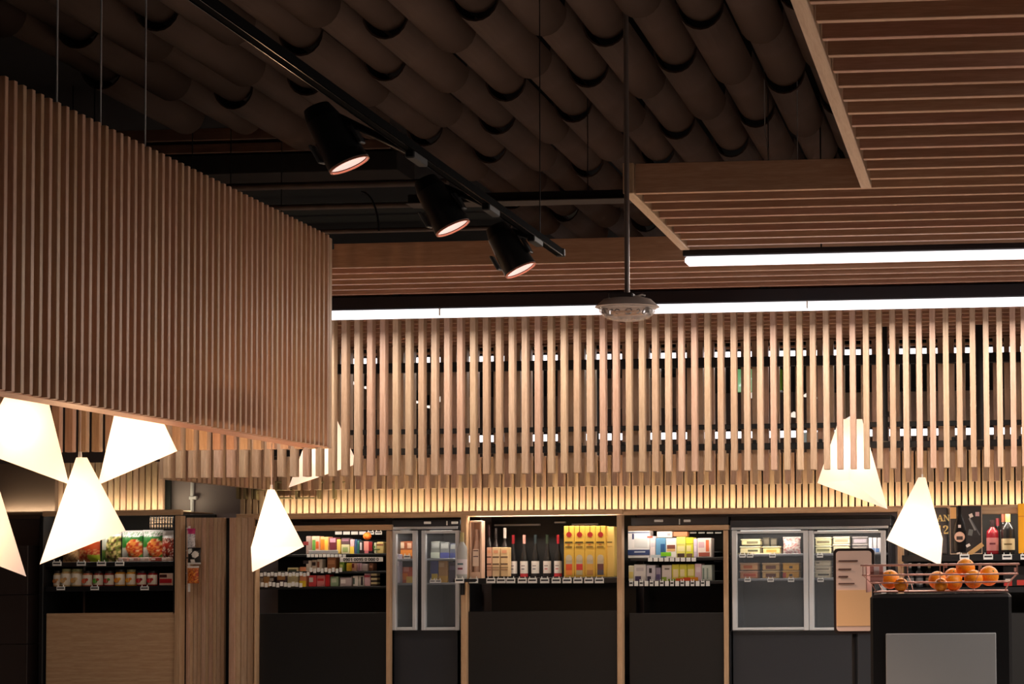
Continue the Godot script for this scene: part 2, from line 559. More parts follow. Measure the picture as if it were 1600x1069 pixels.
func build_lights():
	var sc := 8.72
	var y := func(px, py, d): return at(px, py, d).y
	linear_light("long linear light in a black housing along the top of the pale slat screen", at(505, 480, sc).x - 2.0, 6.5, sc + 0.05, y.call(1000, 454.5, sc), y.call(1000, 475.5, sc), y.call(1000, 487, sc), 16.0, [at(686, 480, sc).x, at(1261, 480, sc).x], [at(617, 455, sc).x, at(1192, 445, sc).x])
	linear_light("shorter linear light ending at the edge board of the L-shaped fin ceiling", -1.925, 6.5, 7.70, y.call(1600, 378.5, 7.65), y.call(1600, 388.5, 7.65), y.call(1600, 400, 7.65), 20.0, [], [])
	linear_light("linear light glimpsed high behind the brown slat screen", -7.5, 6.5, 11.55, 3.64, 3.58, 3.515, 9.0, [], [])
	linear_light("distant linear light seen low between the slats beyond the partition", -8.0, 6.5, 18.0, 3.62, 3.55, 3.46, 14.0, [], [])
	linear_light("linear light over the aisle before the L-shaped fin ceiling, out of view", 0.3, 6.5, 4.6, 3.53, 3.47, 3.41, 13.0, [], [])
	build_track()
	build_oval_lamp()
	build_pendants()

func build_track():
	var ty := 3.1
	var t := thing("track_rail", "black lighting track with bright edges running over the spotlights", "lighting track", V(-2.09, ty, 4.5))
	part(t, "rail", bev(Vector3(0.036, 0.032, 3.6), 0.002), mat("track_black", rgb(7, 7, 8), 0.85, 0.0, 0.15), Vector3(0, 0.016, 4.5 - 4.16))
	for s in [-1, 1]:
		part(t, "edge_lip", bev(Vector3(0.003, 0.004, 3.6)), mat("track_lip", rgb(60, 60, 62), 0.16, 1.0), Vector3(s * 0.0155, -0.001, 4.5 - 4.16))
	part(t, "end_cap", bev(Vector3(0.042, 0.038, 0.02), 0.003), M.black, Vector3(0, 0.016, 4.5 - 5.97))
	for d in [3.2, 5.7]: part(t, "suspension_rod", tube([Vector3(0, 0.03, 4.5 - d), Vector3(0, 4.8 - ty, 4.5 - d)], 0.0025, 6), M.black)
	# spots: [face centre px, face width px, depth, label]
	var spots := [[545.0, 256.0, 4.45, "black track spotlight at the high end of the track, its face the widest"], [707.0, 355.0, 5.12, "black track spotlight between the other two on the track"], [813.0, 421.0, 5.62, "black track spotlight beside the lower end of the track"]]
	for s in spots:
		var c := at(s[0], s[1], s[2])
		var look := (c - V(0, EYE, 0)).normalized()
		var side := look.cross(Vector3.UP).normalized()
		var over := side.cross(look)
		var aim := (look * -0.22 + (side * 0.50 - over * 0.866) * 0.975).normalized()
		var n := thing("track_spotlight", s[3], "spotlight", c)
		var up := -aim
		var xa := up.cross(Vector3.FORWARD).normalized()
		var ba := Basis(xa, up, xa.cross(up))
		var body := lathe([[0.0, 0.215, 1], [0.046, 0.215, 1], [0.060, 0.17], [0.0745, 0.0, 1], [0.071, -0.004, 1], [0.069, 0.004, 1], [0.066, 0.03, 1]], 32)
		var o := part(n, "lamp_head", body, mat("spot_black", rgb(9, 9, 10), 0.45))
		o.basis = ba
		var rim := part(o, "rim", lathe([[0.0735, 0.0, 1], [0.0735, -0.006, 1], [0.0675, -0.006, 1], [0.0675, 0.0, 1]], 32), mat("copper_rim", rgb(226, 150, 128), 0.3, 0.6))
		rim.position = Vector3(0, -0.001, 0)
		part(o, "reflector", lathe([[0.067, 0.002, 1], [0.030, 0.03, 1], [0.0, 0.034, 1]], 24), glow("spotlight_face", Color(1.0, 0.80, 0.75), 0.85))
		part(o, "yoke", bev(Vector3(0.012, 0.07, 0.05), 0.003), mat("yoke_grey", rgb(90, 92, 94), 0.4, 0.4), Vector3(0.083, 0.075, 0))
		part(o, "yoke", bev(Vector3(0.012, 0.07, 0.05), 0.003), M.black, Vector3(-0.079, 0.075, 0))
		var top := Vector3(-2.09 - c.x, ty - c.y, -0.02)
		part(n, "arm", tube([ba * Vector3(0, 0.16, 0), ba * Vector3(0, 0.20, 0) + Vector3(0.01, 0.01, 0), top], 0.014, 8), M.black)
		part(n, "adapter", bev(Vector3(0.034, 0.03, 0.11), 0.004), M.black, top + Vector3(0, -0.012, 0))
		var l := SpotLight3D.new()
		l.name = "light"
		l.light_color = Color(1.0, 0.84, 0.72)
		l.light_energy = 5.0
		l.spot_angle = 24
		l.spot_range = 30
		l.light_size = 0.05
		l.shadow_enabled = true
		n.add_child(l)
		l.position = aim * 0.012
		l.basis = Basis.looking_at(aim, Vector3.FORWARD)

func build_oval_lamp():
	var d := 6.2
	var c := at(980, 480, d)
	var k := d / F
	var n := thing("oval_lamp", "oval ceiling lamp with ribbed clear glass bowl on a thin grey rod", "lamp", c)
	part(n, "rod", tube([Vector3(0, 0.05, 0), Vector3(-0.003, 4.8 - c.y, 0)], 0.0125, 10), mat("rod_grey", rgb(120, 108, 104), 0.45, 0.4))
	part(n, "housing", lathe([[0.0, 17.5 * k, 1], [20 * k, 17 * k], [38 * k, 12 * k], [48 * k, 3 * k], [52 * k, 0.0, 1], [49 * k, -1.2 * k, 1], [0, -1.0 * k, 1]], 36, 0.55), mat("lamp_shell", rgb(206, 190, 182), 0.4))
	part(n, "mount_plate", bev(Vector3(40 * k, 8 * k, 40 * k), 0.006), mat("mount_dark", rgb(52, 46, 46), 0.5), Vector3(-5 * k, 15.5 * k, 0))
	var gl := mat("ribbed_glass", Color(0.95, 0.90, 0.88, 0.16), 0.05)
	gl.transparency = BaseMaterial3D.TRANSPARENCY_ALPHA
	var fn := FastNoiseLite.new()
	fn.frequency = 0.06
	fn.noise_type = FastNoiseLite.TYPE_CELLULAR
	var nt := NoiseTexture2D.new()
	nt.noise = fn
	nt.width = 128
	nt.height = 128
	nt.seamless = true
	gl.heightmap_enabled = true
	gl.heightmap_texture = nt
	gl.heightmap_scale = 1.2
	gl.uv1_triplanar = true
	gl.uv1_scale = Vector3(9, 9, 9)
	part(n, "glass_bowl", lathe([[48 * k, -1.5 * k], [45 * k, -9 * k], [36 * k, -17 * k], [22 * k, -21.5 * k], [0, -22.5 * k], [0, -21.5 * k], [21 * k, -20.5 * k], [35 * k, -16 * k], [43.5 * k, -8.5 * k], [46 * k, -1.5 * k, 1], [48 * k, -1.5 * k, 1]], 36, 0.55), gl)
	part(n, "reflector", lathe([[46 * k, -1.6 * k, 1], [30 * k, -3.5 * k, 1], [0, -2.4 * k, 1]], 30, 0.5), mat("reflector_white", rgb(238, 226, 220), 0.5))
	var inner := mat("lamp_fitting", rgb(70, 52, 50), 0.5)
	for q in [[-27, 8], [-14, 5], [4, 6.5], [19, 4.5], [30, 6]]:
		var tor := TorusMesh.new()
		tor.outer_radius = q[1] * k
		tor.inner_radius = q[1] * k * 0.62
		tor.rings = 18
		tor.ring_segments = 8
		part(n, "lamp_coil", tor, inner, Vector3(q[0] * k, -8 * k, 0.02), Vector3(1.15, 0, q[0] * 0.02))
	for s in [-1, 1]:
		part(n, "lamp_tube", tube([Vector3(-24 * k, -10 * k, s * 0.022), Vector3(24 * k, -9 * k, s * 0.016)], 0.009, 10), mat("tube_amber", rgb(222, 168, 116), 0.35))
		part(n, "lamp_socket", bev(Vector3(0.02, 0.03, 0.07), 0.003), mat("mount_dark", rgb(52, 46, 46)), Vector3(s * 35 * k, -7 * k, 0))
	part(n, "cable", tube([Vector3(4 * k, 19 * k, 0), Vector3(14 * k, 17 * k, 0), Vector3(24 * k, 19.5 * k, 0), Vector3(29 * k, 18 * k, 0)], 0.004, 8), M.white)
	part(n, "cable", tube([Vector3(-24 * k, 11 * k, 0.05), Vector3(-20 * k, 13 * k, 0.05), Vector3(-16 * k, 16 * k, 0.04)], 0.005, 8), M.white)

func pendant(label: String, d: float, verts: Array, cord_px: Array, bulb_px: Array, e: float):
	# verts: [px, py, depth offset]
	var pts := []
	var b := at(bulb_px[0], bulb_px[1], d + bulb_px[2])
	for v in verts: pts.append(at(v[0], v[1], d + v[2]) - b)
	var n := thing("pendant_lamp", label, "lamp", b, "white faceted pendant lamps")
	var sh := mat("pendant_shade", rgb(250, 243, 234), 0.75, 0.0, 0.2)
	sh.backlight_enabled = true
	sh.backlight = Color(0.72, 0.72, 0.72)
	sh.emission_enabled = true
	sh.emission = Color(1.0, 0.90, 0.87)
	sh.emission_energy_multiplier = 0.27
	part(n, "shade", hull(pts), sh)
	var c := at(cord_px[0], cord_px[1], d + cord_px[2]) - b
	part(n, "cord", tube([c + Vector3(0, -0.01, 0), Vector3(c.x, (FIN_Y - 0.028 if d < 8.0 else FIN_Y + 0.002) - b.y, c.z)], 0.0035, 6), mat("cord_white", rgb(222, 196, 180), 0.5))
	part(n, "cord_grip", lathe([[0.0, 0.03, 1], [0.006, 0.03, 1], [0.009, -0.01, 1], [0, -0.01, 1]], 10), M.white, c)
	part(n, "bulb", lathe([[0.0, 0.05], [0.022, 0.04], [0.032, 0.01], [0.026, -0.02], [0.0, -0.035]], 16), glow("pendant_bulb", Color(1.0, 0.9, 0.78), 6.0))
	var l := OmniLight3D.new()
	l.name = "light"
	l.light_color = Color(1.0, 0.78, 0.58)
	l.light_energy = e * 0.38
	l.light_size = 0.03
	l.omni_range = 30
	l.shadow_enabled = true
	n.add_child(l)

func build_pendants():
	pendant("white faceted pendant with a broad flat top, tucked under the dark slat screen", 5.9, [[18, 600, 0], [70, 604, 0], [108, 757, 0.0], [-38, 703, 0], [28, 602, 0.14], [40, 716, 0.26]], [45, 600, 0.05], [52, 668, 0.10], 0.5)
	pendant("white pendant folded into three visible faces with a narrow shaded side", 6.3, [[184, 625, 0.10], [192, 625, 0.0], [240, 628, 0.05], [277, 705, 0.06], [180, 703, -0.03], [153, 758, 0.06], [215, 700, 0.30]], [215, 625, 0.06], [222, 678, 0.12], 0.5)
	pendant("white pyramid pendant with a small truncated top, hanging before the snack bag shelf", 5.7, [[119, 715, 0], [136, 715, 0], [196, 829, 0.02], [62, 882, 0], [127, 716, 0.05], [128, 848, 0.28]], [125, 716, 0.02], [130, 795, 0.10], 0.5)
	pendant("white pendant hanging against the dark wall panel, partly cut by the picture edge", 5.5, [[-28, 722, 0], [-14, 722, 0], [41, 901, 0.0], [-92, 850, 0], [-20, 723, 0.05], [-24, 866, 0.28]], [-21, 723, 0.02], [-22, 818, 0.10], 0.4)
	pendant("white kite-shaped pendant with one horizontal fold, hanging before the slatted timber ends", 6.9, [[418, 765, 0], [429, 765, 0], [475, 854, -0.03], [392, 856, -0.03], [394, 894, 0.05], [424, 766, 0.05], [430, 858, 0.26]], [424, 766, 0.02], [428, 820, 0.09], 0.5)
	pendant("white pendant half hidden behind the pale slats beside the dark slat screen", 9.85, [[498, 636, 0], [516, 634, 0], [553, 712, 0.0], [552, 727, 0.05], [451, 762, 0], [508, 636, 0.05], [512, 735, 0.30]], [508, 636, 0.02], [508, 706, 0.12], 0.6)
	pendant("white tilted pendant with slats crossing its upper half and a folded underside", 9.85, [[1311, 655, 0.05], [1326, 655, -0.02], [1347, 655, 0.05], [1277, 755, 0.02], [1387, 796, 0.02], [1327, 750, -0.12], [1335, 760, 0.26]], [1330, 655, 0.03], [1331, 715, 0.06], 0.6)
	pendant("white tall pyramid pendant hanging before the dark bottle gift boxes", 9.75, [[1435, 746, 0], [1446, 746, 0], [1385, 844, 0.0], [1470, 884, -0.02], [1473, 842, 0.14], [1440, 747, 0.05], [1422, 850, 0.28]], [1441, 747, 0.02], [1432, 820, 0.10], 0.6)

# ---------------------------------------------------------------- slatted partition and cornice
func build_back_wall():
	var yb := at(900, 797, 10.5).y
	var yl := at(200, 797.5, 10.5).y
	var top := 2.60
	var x0 := at(502.8, 780, 10.93).x
	var runs := [[at(369, 780, 10.93).x, 2.2, "close timber slat wall lit from below by the cornice over the fridges", yb], [at(86, 780, 10.93).x, at(259, 780, 10.93).x, "close timber slat wall lit from below over the snack bag shelf", yl]]
	for r in runs:
		var y0: float = r[3]
		var sl := bev(Vector3(0.0425, top - y0, 0.03), 0.002)
		var n := thing("slat_wall", r[2], "slat wall", Vector3.ZERO)
		part(n, "backing_board", bev(Vector3(r[1] - r[0], top - y0, 0.02)), M.black_matt, V((r[0] + r[1]) / 2, (top + y0) / 2, 11.0))
		var k := int(ceil((r[0] - x0) / 0.0573))
		while x0 + k * 0.0573 + 0.0425 < r[1]:
			part(n, "slat", sl, wood_v[(k + 400) * 7 % 6 if k % 4 else (k + 400) / 4 % 6], V(x0 + k * 0.0573 + 0.021, (top + y0) / 2, 10.945 + 0.015))
			k += 1
	# cornices with a hidden light strip on top
	var cs := [[at(369, 800, 10.5).x, 2.2, "oak cornice board over the fridges with a warm light strip behind it", 10.5, yb], [at(-60, 800, 10.5).x, at(259, 800, 10.5).x, "oak cornice board over the snack bag shelf with a warm light strip", 10.52, yl]]
	for c in cs:
		var yb2: float = c[4]
		var n := thing("cornice", c[2], "cornice", V((c[0] + c[1]) / 2, yb2, 10.72))
		var L: float = c[1] - c[0]
		part(n, "top_board", bev(Vector3(L, 0.010, 0.44), 0.002), M.oak_board, Vector3(0, -0.005, 10.72 - (c[3] + 0.22)))
		if c[3] < 10.51: part(n, "front_lip", bev(Vector3(L, 0.038, 0.03), 0.003), M.oak_board, Vector3(0, -0.0295, 10.72 - (c[3] + 0.015)))
		part(n, "light_strip", bev(Vector3(L - 0.04, 0.008, 0.014), 0.001), glow("cornice_light_strip", Color(1.0, 0.86, 0.62), 2.0), Vector3(0, 0.004, 10.72 - 10.86))
		area(n, "light", Vector3(0, 0.012, 10.72 - 10.855), Vector2(L - 0.06, 0.012), Color(1.0, 0.94, 0.78), 2.2 * L / 8.0, Vector3(0, 0.9, -0.3).normalized())
	# dark cladding beside the snack shelf
	var xa := at(-140, 800, 10.9).x
	var xb := at(85, 800, 10.9).x
	var cl := thing("wall_cladding", "smooth dark brown wall panel beside the snack bag shelf", "wall panel", V((xa + xb) / 2, 0, 10.93))
	part(cl, "upper_panel", bev(Vector3(xb - xa, 2.60 - yb, 0.05), 0.003), mat("panel_brown", rgb(104, 84, 74), 0.5), Vector3(0, (2.60 + yb) / 2, 0))
	var lp := bev(Vector3((xb - xa) / 3.0 - 0.004, 0.42, 0.34), 0.003)
	for i in 3:
		for j in 4:
			part(cl, "lower_panel", lp, mat("panel_dark", rgb(58, 48, 46), 0.4), Vector3((i - 1) * (xb - xa) / 3.0, 0.23 + j * 0.424 + 0.15, 0.16))
	# conduit on the grey wall
	var cp := at(297, 808, 11.0)
	var cd := thing("wall_conduit", "pale grey pipe with a bracket on the bare grey wall", "pipe", V(cp.x, 1.0, 11.03))
	part(cd, "pipe", tube([Vector3.ZERO, Vector3(0, 1.62, 0)], 0.016, 10), mat("conduit_grey", rgb(176, 174, 178), 0.5))
	part(cd, "bracket", bev(Vector3(0.07, 0.03, 0.03), 0.004), mat("conduit_grey", rgb(176, 174, 178)), Vector3(0.014, 1.28, 0.005))
	# channel letters fixed to the slats
	var s := thing("wall_lettering", "khaki outlined letters fixed to the lit slat wall over the kite-shaped pendant", "lettering", at(455, 780, 10.92))
	var km := mat("letter_khaki", rgb(122, 106, 74), 0.5)
	var o: Vector3 = s.position
	var letters := [
		[[371, 753, 375, 780], [382, 757, 386, 780], [394, 753, 398, 780], [371, 752, 398, 755]],
		[[399, 752, 403, 781], [399, 752, 420, 755], [399, 764, 420, 767], [417, 752, 421, 767]],
		[[431, 752, 435, 780], [431, 752, 457, 755], [431, 764, 457, 767], [431, 777, 457, 780]],
		[[463, 752, 467, 780], [463, 777, 492, 780]],
		[[497, 752, 501, 780], [521, 752, 525, 780], [497, 752, 538, 755]]]
	for l in letters:
		var node := Node3D.new()
		node.name = "letter"
		s.add_child(node, true)
		for q in l:
			var a := at(q[0], q[3], 10.91)
			var b := at(q[2], q[1], 10.91)
			part(node, "stroke", bev(Vector3(b.x - a.x, b.y - a.y, 0.04), 0.002), km, (a + b) / 2 - o)
	build_far_things()

func build_far_things():
	# emergency exit sign glimpsed through the slats
	var d := 12.4
	var a := at(1145, 613, d)
	var b := at(1181, 577, d)
	var n := thing("exit_sign", "green emergency exit sign with a white running figure behind the pale slats", "sign", (a + b) / 2)
	var w := b.x - a.x
	var h := b.y - a.y
	part(n, "panel", bev(Vector3(w, h, 0.04), 0.004), glow("exit_sign_panel", Color(0.02, 0.55, 0.24), 0.9))
	var wm := glow("exit_sign_figure", Color(0.85, 1.0, 0.9), 0.7)
	var fig := part(n, "running_figure", bev(Vector3(0.03, 0.075, 0.004), 0.002), wm, Vector3(0.02, 0.0, 0.023), Vector3(0, 0, -0.35))
	for q in [[0.03, 0.06, 0.028, 0.028, 0.0], [-0.005, -0.045, 0.07, 0.018, 0.7], [0.04, -0.05, 0.018, 0.06, 0.4], [0.05, 0.02, 0.05, 0.014, 0.4], [-0.02, 0.02, 0.05, 0.014, 0.8]]:
		part(fig, "limb", bev(Vector3(q[2], q[3], 0.004), 0.002), wm, Vector3(q[0] - 0.02, q[1], 0), Vector3(0, 0, q[4] + 0.35))
	part(n, "hanger", tube([Vector3(0, h / 2, 0), Vector3(0, 4.8 - n.position.y, 0)], 0.005, 6), M.black)
	# far spotlights in a receding row, and a few far pendant heads
	for i in 8:
		var q := at(552 + i * 24, 597 + i * 7.5, 13.0 + i * 0.45)
		var t := thing("distant_spotlight", "small bright spotlight in the receding row beyond the slat screens", "spotlight", q, "distant spotlights behind the slats")
		part(t, "lamp_head", lathe([[0, 0.13, 1], [0.035, 0.13, 1], [0.045, 0.0, 1]], 14), M.dark_metal)
		part(t, "lamp_face", lathe([[0.044, 0.0, 1], [0.044, -0.02, 1], [0.0, -0.03, 1]], 14), glow("distant_spotlight_face", Color(1.0, 0.92, 0.86), 1.3))
		part(t, "stem", tube([Vector3(0, 0.13, 0), Vector3(0, 4.8 - q.y, 0)], 0.006, 6), M.black)
	var sh := [[1265, 621, 13.0, "white far pendant shade glimpsed beside the black ducts"], [1176, 622, 13.2, "white far pendant shade glimpsed below the exit sign"], [690, 628, 13.4, "white far pendant shade glimpsed behind the black duct"], [987, 624, 13.1, "white far lamp bar glimpsed below the oval glass lamp"], [1241, 652, 13.6, "white far pendant shade glimpsed above the tilted pendant"], [1330, 659, 13.0, "white far pendant top glimpsed just above the tilted pendant"]]
	for q in sh:
		var p := at(q[0], q[1], q[2])
		var t := thing("distant_lamp", q[3], "lamp", p)
		part(t, "shade", hull([Vector3(-0.09, 0.01, 0), Vector3(0.10, -0.02, 0), Vector3(0.0, 0.06, 0.02), Vector3(0.02, -0.01, 0.1), Vector3(-0.02, 0.02, -0.1), Vector3(0.02, 0.05, -0.03)]), glow("distant_lamp_shade", Color(1.0, 0.93, 0.86), 1.0))
		part(t, "stem", tube([Vector3(0, 0.05, 0), Vector3(0, 4.8 - p.y, 0)], 0.005, 6), M.dark_metal)
	# grey boxes and far shelf gear seen between the rails
	var gr := [[787, 806, 676, 690, 12.6, "pale grey metal box glimpsed between the black rails", rgb(168, 172, 180)], [1256, 1296, 676, 698, 12.6, "pale blue-grey metal box glimpsed beside the tilted pendant", rgb(150, 166, 168)], [1210, 1222, 577, 612, 12.8, "slim lime green sign glimpsed beside the exit sign", rgb(140, 190, 40)], [1190, 1196, 577, 607, 12.8, "slim yellow sign glimpsed beside the exit sign", rgb(212, 196, 70)]]
	for g in gr:
		var a2 := at(g[0], g[3], g[4])
		var b2 := at(g[1], g[2], g[4])
		var t := thing("metal_box" if g[4] < 12.7 else "slim_sign", g[5], "box" if g[4] < 12.7 else "sign", (a2 + b2) / 2)
		part(t, "panel", bev(Vector3(b2.x - a2.x, b2.y - a2.y, 0.08), 0.006), col(g[6]))
		part(t, "frame", bev(Vector3(b2.x - a2.x + 0.02, 0.014, 0.09), 0.003), M.steel, Vector3(0, (a2.y - b2.y) / 2, 0))
		part(t, "hanger", tube([Vector3(0, (b2.y - a2.y) / 2, 0), Vector3(0, 4.8 - t.position.y, 0)], 0.006, 6), M.black)
	# far timber boards and dark display beyond the partition
	for g in [[880, 1060, 590, 640, 14.5, "far timber bulkhead beyond the slat screens below the oval lamp"], [540, 700, 580, 640, 17.0, "far timber bulkhead beyond the slat screens beside the dark screen"], [1290, 1560, 610, 665, 14.5, "far timber bulkhead beyond the slat screens over the tilted pendant"]]:
		var a3 := at(g[0], g[3], g[4])
		var b3 := at(g[1], g[2], g[4])
		var t := thing("timber_bulkhead", g[5], "bulkhead", V((a3.x + b3.x) / 2, a3.y, g[4]))
		var cnt := 9
		for i in cnt:
			part(t, "board", bev(Vector3((b3.x - a3.x) / cnt - 0.02, b3.y - a3.y, 0.05), 0.004), wood_v[i % 6], Vector3(-(b3.x - a3.x) / 2 + (i + 0.5) * (b3.x - a3.x) / cnt, (b3.y - a3.y) / 2, 0))
		part(t, "top_rail", bev(Vector3(b3.x - a3.x, 0.04, 0.07), 0.004), M.black, Vector3(0, b3.y - a3.y + 0.02, 0))
		for e in [-0.4, 0.4]: part(t, "hanger", tube([Vector3(e * (b3.x - a3.x), b3.y - a3.y, 0), Vector3(e * (b3.x - a3.x), 4.8 - a3.y, 0)], 0.006, 6), M.black)

# ---------------------------------------------------------------- cabinets
# a board given by a pixel rectangle on its front face
const STRAIGHT := ["back_panel", "shelf_board", "base_panel", "roof_board", "side_panel", "cabinet_body", "core", "header", "fascia", "trim_strip"]
var ref := 0.0  # front depth of the cabinet whose panels run straight back

func slab(parent: Node3D, called: String, x0: float, y0: float, x1: float, y1: float, d: float, thick: float, m: Material, r := 0.003) -> MeshInstance3D:
	var dx := ref if ref > 0.0 and called in STRAIGHT else d
	var a := at(x0, (y0 + y1) / 2, dx).x
	var b := at(x1, (y0 + y1) / 2, dx).x
	var t := at((x0 + x1) / 2, y0, d).y
	var u := at((x0 + x1) / 2, y1, d).y
	return part(parent, called, bev(Vector3(b - a, t - u, thick), r), m, V((a + b) / 2, (t + u) / 2, d + thick / 2) - parent.position)

func to_floor(parent: Node3D, called: String, x0: float, y0: float, x1: float, d: float, thick: float, m: Material) -> MeshInstance3D:
	var dx := ref if ref > 0.0 and called in STRAIGHT else d
	var a := at(x0, y0, dx).x
	var b := at(x1, y0, dx).x
	var t := at((x0 + x1) / 2, y0, d).y
	return part(parent, called, bev(Vector3(b - a, t, thick), 0.003), m, V((a + b) / 2, t / 2, d + thick / 2) - parent.position)

func cabinet_light(n: Node3D, x0: float, x1: float, y: float, d: float, e: float, tilt := 0.35):
	var a := at(x0, y, d)
	var b := at(x1, y, d)
	var L := b.x - a.x
	var p := (a + b) / 2 - n.position
	part(n, "light_strip", bev(Vector3(L, 0.010, 0.016), 0.002), glow("cabinet_light_strip", Color(1.0, 0.96, 0.9), 1.5), p + Vector3(0, 0.006, 0))
	area(n, "light", p + Vector3(0, -0.004, 0), Vector2(L, 0.014), Color(1.0, 0.94, 0.86), e, Vector3(0, -1, -tilt).normalized())

func price_tag(d: float, px: float, py: float, w: float, h: float, label: String, group: String, ink := true):
	var a := at(px - w / 2, py + h, d)
	var k := d / F
	var n := thing("price_tag", label, "price tag", V(at(px, py, d).x, a.y, d), group)
	part(n, "card", bev(Vector3(w * k, h * k, 0.004), 0.001), M.white, Vector3(0, h * k / 2, 0))
	if ink:
		part(n, "print", bev(Vector3(w * k * 0.8, h * k * 0.32, 0.001)), col(rgb(40, 42, 48)), Vector3(0, h * k * 0.58, 0.0026))
		for s in [-1, 1]: part(n, "clip", bev(Vector3(0.006, 0.016, 0.006), 0.001), M.white, Vector3(s * w * k * 0.32, h * k + 0.006, 0))

func build_units():
	# snack bag shelf
	ref = 10.5
	var n := thing("shelf_unit", "oak framed open shelf holding snack bags above a row of jars", "shelf", V(at(180, 900, 10.5).x, 0, 10.5))
	slab(n, "top_board", 66, 797.5, 283, 806, 10.5, 0.03, M.oak_board)
	slab(n, "roof_board", 66, 800, 282, 801.5, 10.53, 0.42, M.oak_board)
	to_floor(n, "post", 273.5, 806, 282.5, 10.5, 0.065, wood_frame)
	slab(n, "inner_lip", 270.5, 806, 274, 960, 10.52, 0.03, M.black)
	to_floor(n, "post", 62, 806, 68, 10.5, 0.48, M.black)
	to_floor(n, "back_panel", 68, 806, 280, 11.0, 0.02, M.black_matt)
	slab(n, "shelf_board", 68, 878, 271, 885, 10.52, 0.44, M.dark_metal)
	slab(n, "shelf_board", 68, 916, 271, 924, 10.52, 0.44, M.dark_metal)
	slab(n, "base_panel", 68, 958, 274, 1290, 10.52, 0.03, M.oak_board)
	var gp := slab(n, "grille_panel", 234, 808, 271, 826, 10.62, 0.01, col(rgb(206, 178, 146)))
	for i in 9: slab(n, "grille_wire", 235 + i * 4.3, 807, 236.0 + i * 4.3, 826, 10.60, 0.008, M.black, 0.0)
	for j in 4: slab(n, "grille_wire", 234, 808.5 + j * 5.2, 271, 809.6 + j * 5.2, 10.595, 0.006, M.black, 0.0)
	cabinet_light(n, 80, 268, 803.2, 10.54, 0.27, 0.35)
	ref = 0.0
	# timber end panels
	var e1 := [[291, 351, 809, 10.58, 10, "oak plank end panel with hanging snack bags clipped beside it", 0.30], [358, 396.5, 809, 10.46, 4, "narrow oak plank end panel beside the kite-shaped pendant", 0.30]]
	for e in e1:
		var t := thing("end_panel", e[5], "panel", V(at((e[0] + e[1]) / 2.0, 900, e[3]).x, 0, e[3]))
		ref = e[3]
		var step: float = (e[1] - e[0]) / float(e[4])
		for i in e[4]:
			to_floor(t, "plank", e[0] + i * step + 0.25, e[2], e[0] + (i + 1) * step - 0.25, e[3] + 0.004 * (i * 3 % 4), 0.03, wood_v[(i * 5 + 2) % 6])
		to_floor(t, "core", e[0] + 1, e[2] + 1.0, e[1] - 1, e[3] + 0.045, 0.25 if e[4] > 5 else 0.012, M.black_matt)
	# confectionery gondola
	ref = 10.44
	var g := thing("gondola_shelf", "oak framed black gondola crowded with small sweets packets", "shelf", V(at(500, 900, 10.44).x, 0, 10.44))
	slab(g, "top_board", 398, 821, 612, 829.5, 10.44, 0.03, M.oak_board)
	slab(g, "roof_board", 386, 821.5, 602, 824, 10.47, 0.43, M.oak_board)
	to_floor(g, "post", 603.5, 829.5, 609.5, 10.44, 0.045, wood_frame)
	to_floor(g, "post", 397.5, 829.5, 400, 10.44, 0.06, wood_frame)
	to_floor(g, "back_panel", 386, 829.5, 602, 10.90, 0.02, M.black_matt)
	slab(g, "shelf_board", 386, 866, 602, 869.5, 10.52, 0.37, M.black)
	slab(g, "shelf_board", 480, 893, 602, 896.5, 10.52, 0.37, M.black)
	slab(g, "shelf_board", 386, 917, 602, 920.5, 10.52, 0.37, M.black)
	slab(g, "ticket_rail", 400, 893, 480, 897, 10.512, 0.008, M.black)
	slab(g, "base_panel", 400, 958, 603.5, 1290, 10.49, 0.03, M.black)
	cabinet_light(g, 408, 600, 825.5, 10.485, 0.24, 0.5)
	var hs := thing("fridge_header", "dark header strip above the sweets gondola", "fridge header", V(at(500, 814, 10.56).x, at(500, 820, 10.56).y, 10.56))
	slab(hs, "header", 400, 808, 602, 820.5, 10.56, 0.36, mat("fridge_dark", rgb(44, 46, 52), 0.4))
	slab(hs, "edge_strip", 470, 813.5, 601, 815, 10.552, 0.008, M.dark_metal)
	# fridges
	ref = 10.55
	fridge("black fridge with two glass doors between the sweets gondola and the liquor niche", 612.5, 719.5, [[613.5, 652], [659.5, 719]], 0.17, [873.0, 911.0])
	fridge("silver framed fridge with two glass doors full of ice cream tubs", 1141, 1392, [[1145, 1263], [1265, 1384]], 0.19, [865.0, 903.5])
	ref = 10.56
	# header of the fridge behind the baby goods gondola
	var hd := thing("fridge_header", "dark fridge header strip above the baby goods gondola", "fridge header", V(at(1060, 814, 10.56).x, at(1060, 820, 10.56).y, 10.56))
	slab(hd, "header", 986, 808, 1138, 820.5, 10.56, 0.36, mat("fridge_dark", rgb(44, 46, 52), 0.4))
	for q in [[1022, 1036], [1068, 1079]]: slab(hd, "badge", q[0], 812, q[1], 816, 10.553, 0.008, M.white)
	slab(hd, "divider", 1060.5, 811, 1062.5, 820, 10.553, 0.008, M.white)
	# liquor niche
	ref = 10.40
	var q := thing("liquor_niche", "oak framed black niche displaying bottles and gift boxes", "niche", V(at(848, 900, 10.42).x, 0, 10.42))
	slab(q, "top_board", 720, 797, 972, 805, 10.40, 0.04, M.oak_board)
	slab(q, "roof_board", 720, 797.5, 971, 800, 10.44, 0.50, M.oak_board)
	to_floor(q, "post", 720, 805, 728.5, 10.40, 0.07, wood_frame)
	to_floor(q, "post", 963.5, 805, 971.5, 10.40, 0.07, wood_frame)
	to_floor(q, "back_panel", 728, 805, 965, 10.93, 0.02, M.black)
	slab(q, "shelf_board", 728.5, 903, 964, 912, 10.44, 0.49, M.dark_metal)
	ref = 0.0
